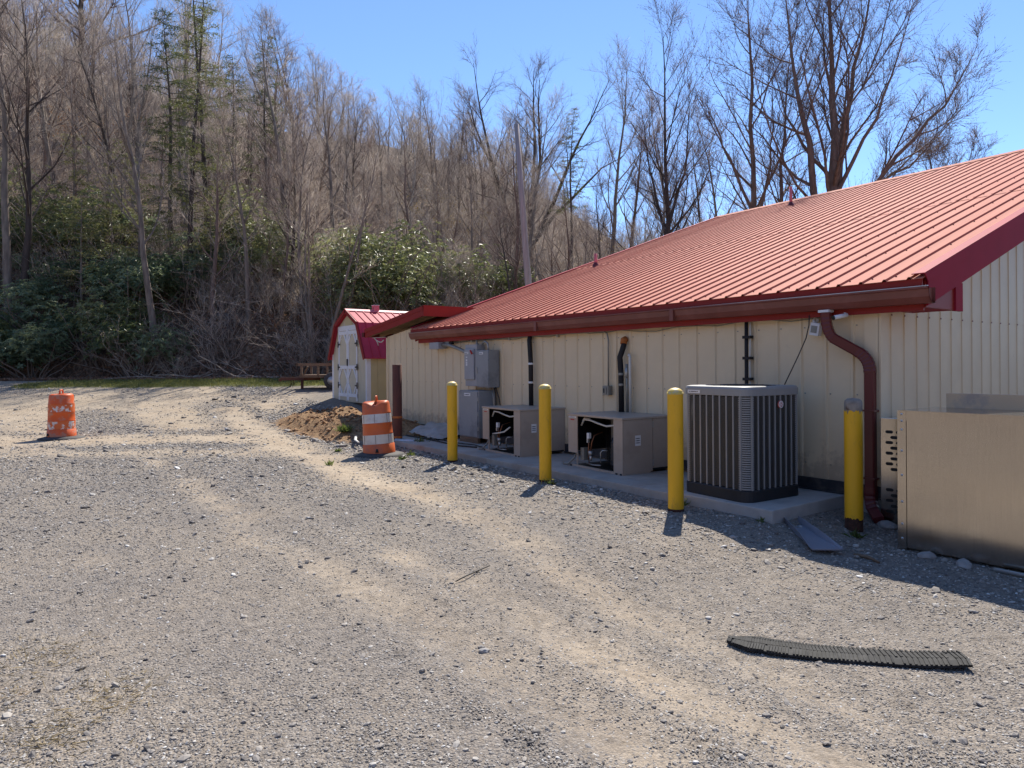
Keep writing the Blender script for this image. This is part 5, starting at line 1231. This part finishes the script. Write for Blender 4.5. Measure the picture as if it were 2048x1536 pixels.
# the woods farther up, one mass
far = [bare_tree(300+i, 10+i, .16, n1=11, n2=5, n3=6, asc=.6+.1*i, first=.3, spread=.34, tw=.9) for i in range(3)]
FV, FFc = [], []; nv = 0; rng = np.random.RandomState(9)
LOW = []
for T, C in far:
    v = np.concatenate(T.V+C.V); f1 = np.concatenate(T.F); f2 = np.concatenate(C.F)+T.n; LOW.append((v, np.concatenate([f1, f2])))
for i in range(900):
    F = 54+72*rng.rand()**.9; u = rng.uniform(-.86, .86); x, y = at(F, u*F); v, f_ = LOW[rng.randint(3)]
    s = rng.uniform(.5, .8)*(.85 if u > .1 else 1)*(1 if F < 75 else .85)*(.75 if u > -.25 else 1)*(.7 if .035 < u < .17 else 1); a = rng.uniform(0, 6.28)
    w_ = v.copy()*s; w_[:, :2] = w_[:, :2] @ np.array([[cos(a), sin(a)], [-sin(a), cos(a)]]); w_ += np.array([x, y, gz_(x, y)])
    FV.append(w_); FFc.append(f_+nv); nv += len(w_)
tag(link('distant_woods', npmesh('distant_woods', np.concatenate(FV), np.concatenate(FFc), 'twig_grey', True)), 'mass of bare woodland covering the upper hillside', 'woods', kind='stuff')

# brush between the trees on the slope, too thick to count
BV, BF = [], []; nv = 0; rng = np.random.RandomState(19); LB = []
for i in range(2):
    T, C = shrub(150+i, 3.0, 6, 4); LB.append((np.concatenate(T.V+C.V), np.concatenate([np.concatenate(T.F), np.concatenate(C.F)+T.n])))
for i in range(1300):
    F = 34+60*rng.rand()**1.1; u = rng.uniform(-.86, .34); x, y = at(F, u*F)
    if x > -16.5 and y < 30: continue
    v, f_ = LB[rng.randint(2)]; s = rng.uniform(.6, 1.3); a = rng.uniform(0, 6.28); w_ = v.copy()*s; w_[:, :2] = w_[:, :2] @ np.array([[cos(a), sin(a)], [-sin(a), cos(a)]]); w_ += np.array([x, y, gz_(x, y)])
    BV.append(w_); BF.append(f_+nv); nv += len(w_)
tag(link('hillside_brush', npmesh('hillside_brush', np.concatenate(BV), np.concatenate(BF), 'twig_grey', True)), 'leafless brush between the trees on the hillside', 'brush', kind='stuff')

# tall trees behind the red roof, stems laid out one by one (metres: forward, right, up)
def stemtree(name, base, stems, seed, label, bark, tw_, n1, bud=.012, spread=.3, tw=.6, n2=8, n3=8, first=.12):
    bx_, by_ = at(*base); bz_ = gz_(bx_, by_); L_ = []
    for (pts, r) in stems:
        w_ = []
        for (dF, dR, h) in pts:
            x, y = at(base[0]+dF, base[1]+dR); w_.append((x-bx_, y-by_, h-bz_))
        w_ = np.array(w_); t = np.linspace(0, 1, len(w_)); tt = np.linspace(0, 1, 10)
        L_.append((np.stack([np.interp(tt, t, w_[:, k]) for k in range(3)], 1)+np.random.RandomState(seed).normal(size=(10, 3))*.06*np.minimum(1, np.arange(10)/2)[:, None], r))
    T, C = bare_tree(seed, 20, .3, stems=L_, n1=n1, n2=n2, n3=n3, asc=.75, first=first, spread=spread, bud=bud, tw=tw)
    o = thing(name, (bx_, by_, bz_), label, 'tree'); link('trunk', T.mesh('trunk', bark), o); link('crown', C.mesh('crown', tw_), o)
g0 = 1.2
stemtree('poplar_tree', (32, 15.1), [([(0,0,g0-.4),(0,.1,9),(.2,.15,13),(.1,.0,16.5),(0,-.3,21)], .30), ([(0,.1,8),(.5,.7,11.8),(.8,1.3,15),(.6,1.9,18),(.6,2.3,20.5)], .17), ([(.3,-.2,g0),(-.3,-.8,8.6),(-.5,-1.5,12.5),(-.6,-2.1,15),(-.6,-2.5,19.5)], .22),
    ([(0,.2,7.6),(-.8,2.6,11),(-1.2,4.5,13.2),(-1,6.2,16)], .13), ([(.2,.2,7.8),(1.2,2.0,9.8),(1.4,4.4,11.2),(1,6.9,14.0)], .12), ([(0,.1,10),(1,-1.6,13),(1.4,-2.4,16.5)], .10), ([(0,.1,9.4),(-1.2,1.6,13),(-1.5,2.9,17.5)], .11)],
    201, 'tall forked bare tree with reddish stems towering over the red roof', 'bark_brown', 'twig_red', 74, n2=10, n3=11)
stemtree('poplar_tree', (34, 12.2), [([(0,0,g0-.4),(0,-.1,8),(.1,-.15,12.5),(0,-.2,17),(0,-.3,20.5)], .19), ([(.2,.8,g0),(.1,1.2,8.5),(.3,1.5,13),(.2,2.0,18)], .15), ([(0,-.1,9),(-.4,-1.6,12),(-.5,-2.6,14.6)], .09), ([(0,.1,8.6),(.6,1.0,12),(.6,1.2,17)], .09)],
    202, 'twin-stemmed bare tree with upright twigs beside the towering forked tree', 'bark_brown', 'twig_red', 48, spread=.24)
stemtree('poplar_tree', (38, 8.7), [([(0,0,g0-.4),(0,0,8),(.1,-.1,13),(0,-.1,20.2)], .21), ([(0,0,8.5),(.3,-.9,12),(.4,-1.3,16)], .10), ([(0,0,9),(-.4,.9,12.5),(-.4,1.2,16.5)], .10)],
    203, 'straight spire-shaped bare tree rising alone above the roof ridge', 'bark_dark', 'twig_red', 46, spread=.24)
stemtree('bare_tree', (36, 23.2), [([(0,0,g0),(0,.1,9),(0,0,12.2)], .13), ([(0,0,8.6),(.5,1.2,11),(.6,1.7,13.6)], .07), ([(0,0,9),(-.5,-1.3,11.2),(-.5,-1.7,14.2)], .08)],
    204, 'small bare tree with budded twigs just showing over the roof ridge', 'bark_dark', 'twig_red', 26, spread=.34, first=.45)
for i, (F, u, s, k) in enumerate(((44, .245, .95, 'bare0'), (46, .275, .9, 'bare4'), (43, .205, .95, 'bare5'), (48, .335, .85, 'bare1'), (45, .365, .8, 'bare3'), (50, .42, .8, 'bare4'), (47, .30, .9, 'bare2'), (52, .47, .8, 'bare1'), (55, .54, .75, 'bare3'), (42, .17, .95, 'bare1'), (44, .14, 1.0, 'bare0'), (49, .39, .8, 'bare0'))):
    spot(k, 'bare_tree', F, u, s, 'bare tree in the row showing above the far roof slope', 'tree', 'bare trees behind the roof')

# fallen branches at the foot of the bank
for i in range(22):
    F = R_.uniform(28.2, 30.5); u = R_.uniform(-.55, -.30); x, y = at(F, u*F); z = gz_(x, y); a = R_.uniform(0, 6.28); ln = R_.uniform(.8, 2.6)
    rg = np.random.RandomState(i); tb = TB(); p = limb(rg, np.array([0, 0, .05]), np.array([cos(a), sin(a), R_.uniform(0, .35)]), ln, 6, .16, -.02); tb.tube(p, np.linspace(.035, .008, 7)*R_.uniform(.6, 1.3), 5)
    for _ in range(5):
        q, d = along(p, rg.uniform(.3, 1)); c_ = limb(rg, q, side_dir(rg, d, .7), ln*.35, 3, .2, .02); tb.tube(c_, [.012, .01, .007, .003], 4)
    o = link('fallen_branch', tb.mesh('fallen_branch', 'dead_wood'), None, (x, y, z)); tag(o, 'bleached fallen branch lying in leaf litter at the foot of the bank', 'branch', 'fallen branches along the wood edge')

# leaf litter, grass, weeds
def scatter_leaves(name, m_, n, fn, ln, wd, label, cat, seed, upw):
    rng = np.random.RandomState(seed); P = fn(rng, n); tb = TB(); D = rng.normal(size=(len(P), 3)); D[:, 2] = np.abs(D[:, 2])*upw[0]+upw[1]
    tb.leaves(P, D, rng.uniform(.6, 1.4, len(P))*ln, rng.uniform(.7, 1.3, len(P))*wd, rng, .15)
    return tag(link(name, tb.mesh(name, m_)), label, cat, kind='stuff')
def on(F, R, dz=0): x, y = fr2(F, R); return np.stack([x, y, height(x, y)+dz], 1)
def lit(rng, n): F = 28+rng.rand(n)**1.6*14; return on(F, rng.uniform(-.85, .05, n)*F, .01)
scatter_leaves('leaf_litter', 'dead_leaf', 60000, lit, .11, .075, 'brown fallen leaves covering the bank', 'leaves', 3, (.3, .1))
def gr(rng, n):
    F = rng.uniform(24.3, 28.2, n); R = rng.uniform(-20, -3, n); x, y = fr2(F, R); k = masks(x, y)[2]+.25*(rng.rand(n)-.5) > .45; return np.stack([x, y, height(x, y)], 1)[k]
scatter_leaves('grass', 'grass_green', 30000, gr, .11, .014, 'strip of short green grass at the yard edge', 'grass', 4, (.6, 1.0))
def dry(rng, n):
    c_ = np.array([(-4.1, -.15, .35), (-3.75, .35, .3), (-4.5, .1, .3), (-6.3, -.6, .5), (-3.5, .1, .25)]); k = rng.randint(len(c_), size=n); x = c_[k, 0]+rng.normal(size=n)*c_[k, 2]*.5; y = c_[k, 1]+rng.normal(size=n)*c_[k, 2]*.35; return np.stack([x, y, height(x, y)], 1)
scatter_leaves('dry_grass', 'grass_dry', 700, dry, .06, .004, 'wisps of dry straw-coloured grass on the gravel', 'grass', 5, (.2, .12))
def weed(x, y, n, sz, label, flower=0):
    rng = np.random.RandomState(int(abs(x*91+y*57))); tb = TB(); z = gz_(x, y); t_ = thing('weed', (x, y, z), label, 'weed')
    P = rng.normal(size=(n, 3))*np.array([sz*.22, sz*.22, 0]); D = rng.normal(size=(n, 3)); D[:, 2] = np.abs(D[:, 2])*.7+.45
    tb.leaves(P, D, rng.uniform(.5, 1.1, n)*sz, rng.uniform(.12, .24, n)*sz, rng, .2); link('leaves', tb.mesh('leaves', 'weed_green'), t_)
    for i in range(flower):
        fx, fy = rng.normal(size=2)*sz*.4; MB().tube([(fx, fy, 0), (fx, fy, sz*.7)], .003, 4).lathe([(0, sz*.7), (.016, sz*.72), (.02, sz*.74), (0, sz*.75)], 8, Matrix.Translation((fx, fy, 0))).build('flower', 'flower_yellow', t_, False)
weed(-13.75, 5.55, 120, .20, 'bright green leafy weed on the spilled earth')
weed(-10.7, 5.55, 40, .12, 'pale green weed at the base of the leaning drum')
weed(-11.9, 6.35, 60, .20, 'dark green weed clump beside the metal pipe stub')
weed(-6.95, 5.62, 30, .10, 'small weed with yellow flowers at the foot of the middle bollard', 2)
weed(-5.05, 5.95, 26, .10, 'yellow-flowered weed at the slab edge by the tall air conditioner', 2)
weed(-3.4, 6.52, 40, .10, 'low green weed in shade in front of the rust-topped bollard')
weed(-4.05, 5.95, 18, .07, 'tiny weed growing at the corner of the concrete pad')
weed(-12.1, 4.75, 50, .10, 'olive weed patch in front of the spilled earth')
weed(-10.4, 5.2, 40, .10, 'small yellowish weed on the gravel between the drum and bollard')
weed(-10.6, 4.0, 30, .12, 'flat weed beside the pale wheel track')

rng = np.random.RandomState(31); n = 900; X = -15.4+rng.normal(size=n)*1.5; Y = 6.05+rng.normal(size=n)*.55; k = (X < -12.9) & (masks(X, Y)[1] > .3); X, Y = X[k], Y[k]; n = len(X)
S_ = (.012+.05*rng.rand(n)**3); base = np.array([(1,0,0),(-1,0,0),(0,1,0),(0,-1,0),(0,0,.8),(0,0,-.6)]); fo = np.array([(0,2,4),(2,1,4),(1,3,4),(3,0,4),(2,0,5),(1,2,5),(3,1,5),(0,3,5)])
Vc = base[None]*S_[:, None, None]*rng.uniform(.6, 1.4, (n, 6, 1)); th = rng.uniform(0, 6.28, n); Vc = np.stack([Vc[..., 0]*np.cos(th)[:, None]-Vc[..., 1]*np.sin(th)[:, None], Vc[..., 0]*np.sin(th)[:, None]+Vc[..., 1]*np.cos(th)[:, None], Vc[..., 2]], -1)+np.stack([X, Y, height(X, Y)+S_*.2], 1)[:, None]
tag(link('earth_clods', npmesh('earth_clods', Vc.reshape(-1, 3), (fo[None]+np.arange(n)[:, None, None]*6).reshape(-1, 3), 'earth')), 'loose clods of brown earth on the spilled heap', 'clods', kind='stuff')

# ------------------------------------------------------------------ loose gravel (instanced chips)
def chip_material():
    m = bpy.data.materials.new('gravel_chip'); t, N, L, b = nodes(m); MATS['gravel_chip'] = m
    oi = N.new('ShaderNodeObjectInfo'); r = N.new('ShaderNodeValToRGB'); e = r.color_ramp.elements
    while len(e) < 6: e.new(.5)
    for k, (p, c) in enumerate(((0, (.10,.088,.08)), (.25, (.18,.16,.145)), (.5, (.25,.225,.20)), (.75, (.33,.29,.245)), (.95, (.43,.40,.36)), (1, (.64,.62,.58)))): e[k].position = p; e[k].color = (*c, 1)
    L.new(oi.outputs['Random'], r.inputs[0]); L.new(r.outputs[0], b.inputs['Base Color']); b.inputs['Roughness'].default_value = .75; return m
chip_material()
rng = np.random.RandomState(12)
NP = 380000
Fg = 2.2+rng.rand(NP)**1.9*24; ug = rng.uniform(-.85, .85, NP); X, Y = fr2(Fg, ug*np.maximum(Fg, 2.2))
sd_, dt_, _, _ = masks(X, Y)
keep = (rng.rand(NP) > sd_*.95) & (rng.rand(NP) < .35+.9*vnoise(X, Y, .5)+.3*vnoise(X, Y, 2)) & (Y < 7.3) & ~((Y > 6.0) & (X < -3.95) & (X > -14.3)) & (Fg < 25.5) & (dt_ < .5)
X, Y, Fg = X[keep], Y[keep], Fg[keep]; n = len(X)
big = np.where(rng.rand(n) < .03, rng.uniform(1.4, 3.0, n), 1)
shade_edge = (Y > 5.0) & (X < -1)
sc = (.003+.0068*rng.rand(n)**2.4)*big*np.where(shade_edge, 1.35, 1)*np.clip(Fg/5, .85, 3.2)
gm_ = bpy.data.meshes.new('gravel'); gm_.vertices.add(n); gm_.vertices.foreach_set('co', np.stack([X, Y, height(X, Y)+sc*.18], 1).astype(np.float32).ravel())
a = gm_.attributes.new('csize', 'FLOAT_VECTOR', 'POINT'); a.data.foreach_set('vector', (sc[:, None]*np.stack([rng.uniform(.8, 1.5, n), rng.uniform(.6, 1.0, n), rng.uniform(.3, .6, n)], 1)).astype(np.float32).ravel())
a = gm_.attributes.new('crot', 'FLOAT_VECTOR', 'POINT'); a.data.foreach_set('vector', np.stack([rng.normal(size=n)*.25, rng.normal(size=n)*.25, rng.uniform(0, 6.28, n)], 1).astype(np.float32).ravel())
gm_.update(); gob = tag(link('gravel', gm_), 'loose grey stone chips spread over the yard', 'gravel', kind='stuff')
ng = bpy.data.node_groups.new('gravel_chips', 'GeometryNodeTree')
ng.interface.new_socket('Geometry', in_out='INPUT', socket_type='NodeSocketGeometry'); ng.interface.new_socket('Geometry', in_out='OUTPUT', socket_type='NodeSocketGeometry')
gi = ng.nodes.new('NodeGroupInput'); go = ng.nodes.new('NodeGroupOutput'); ip = ng.nodes.new('GeometryNodeInstanceOnPoints'); ico = ng.nodes.new('GeometryNodeMeshIcoSphere'); ico.inputs['Subdivisions'].default_value = 1; ico.inputs['Radius'].default_value = 1
sm = ng.nodes.new('GeometryNodeSetMaterial'); sm.inputs['Material'].default_value = MATS['gravel_chip']
na = ng.nodes.new('GeometryNodeInputNamedAttribute'); na.data_type = 'FLOAT_VECTOR'; na.inputs['Name'].default_value = 'csize'
nb = ng.nodes.new('GeometryNodeInputNamedAttribute'); nb.data_type = 'FLOAT_VECTOR'; nb.inputs['Name'].default_value = 'crot'
ng.links.new(gi.outputs[0], ip.inputs['Points']); ng.links.new(ico.outputs['Mesh'], sm.inputs['Geometry']); ng.links.new(sm.outputs[0], ip.inputs['Instance'])
ng.links.new(na.outputs['Attribute'], ip.inputs['Scale']); ng.links.new(nb.outputs['Attribute'], ip.inputs['Rotation']); ng.links.new(ip.outputs[0], go.inputs[0])
md = gob.modifiers.new('chips', 'NODES'); md.node_group = ng
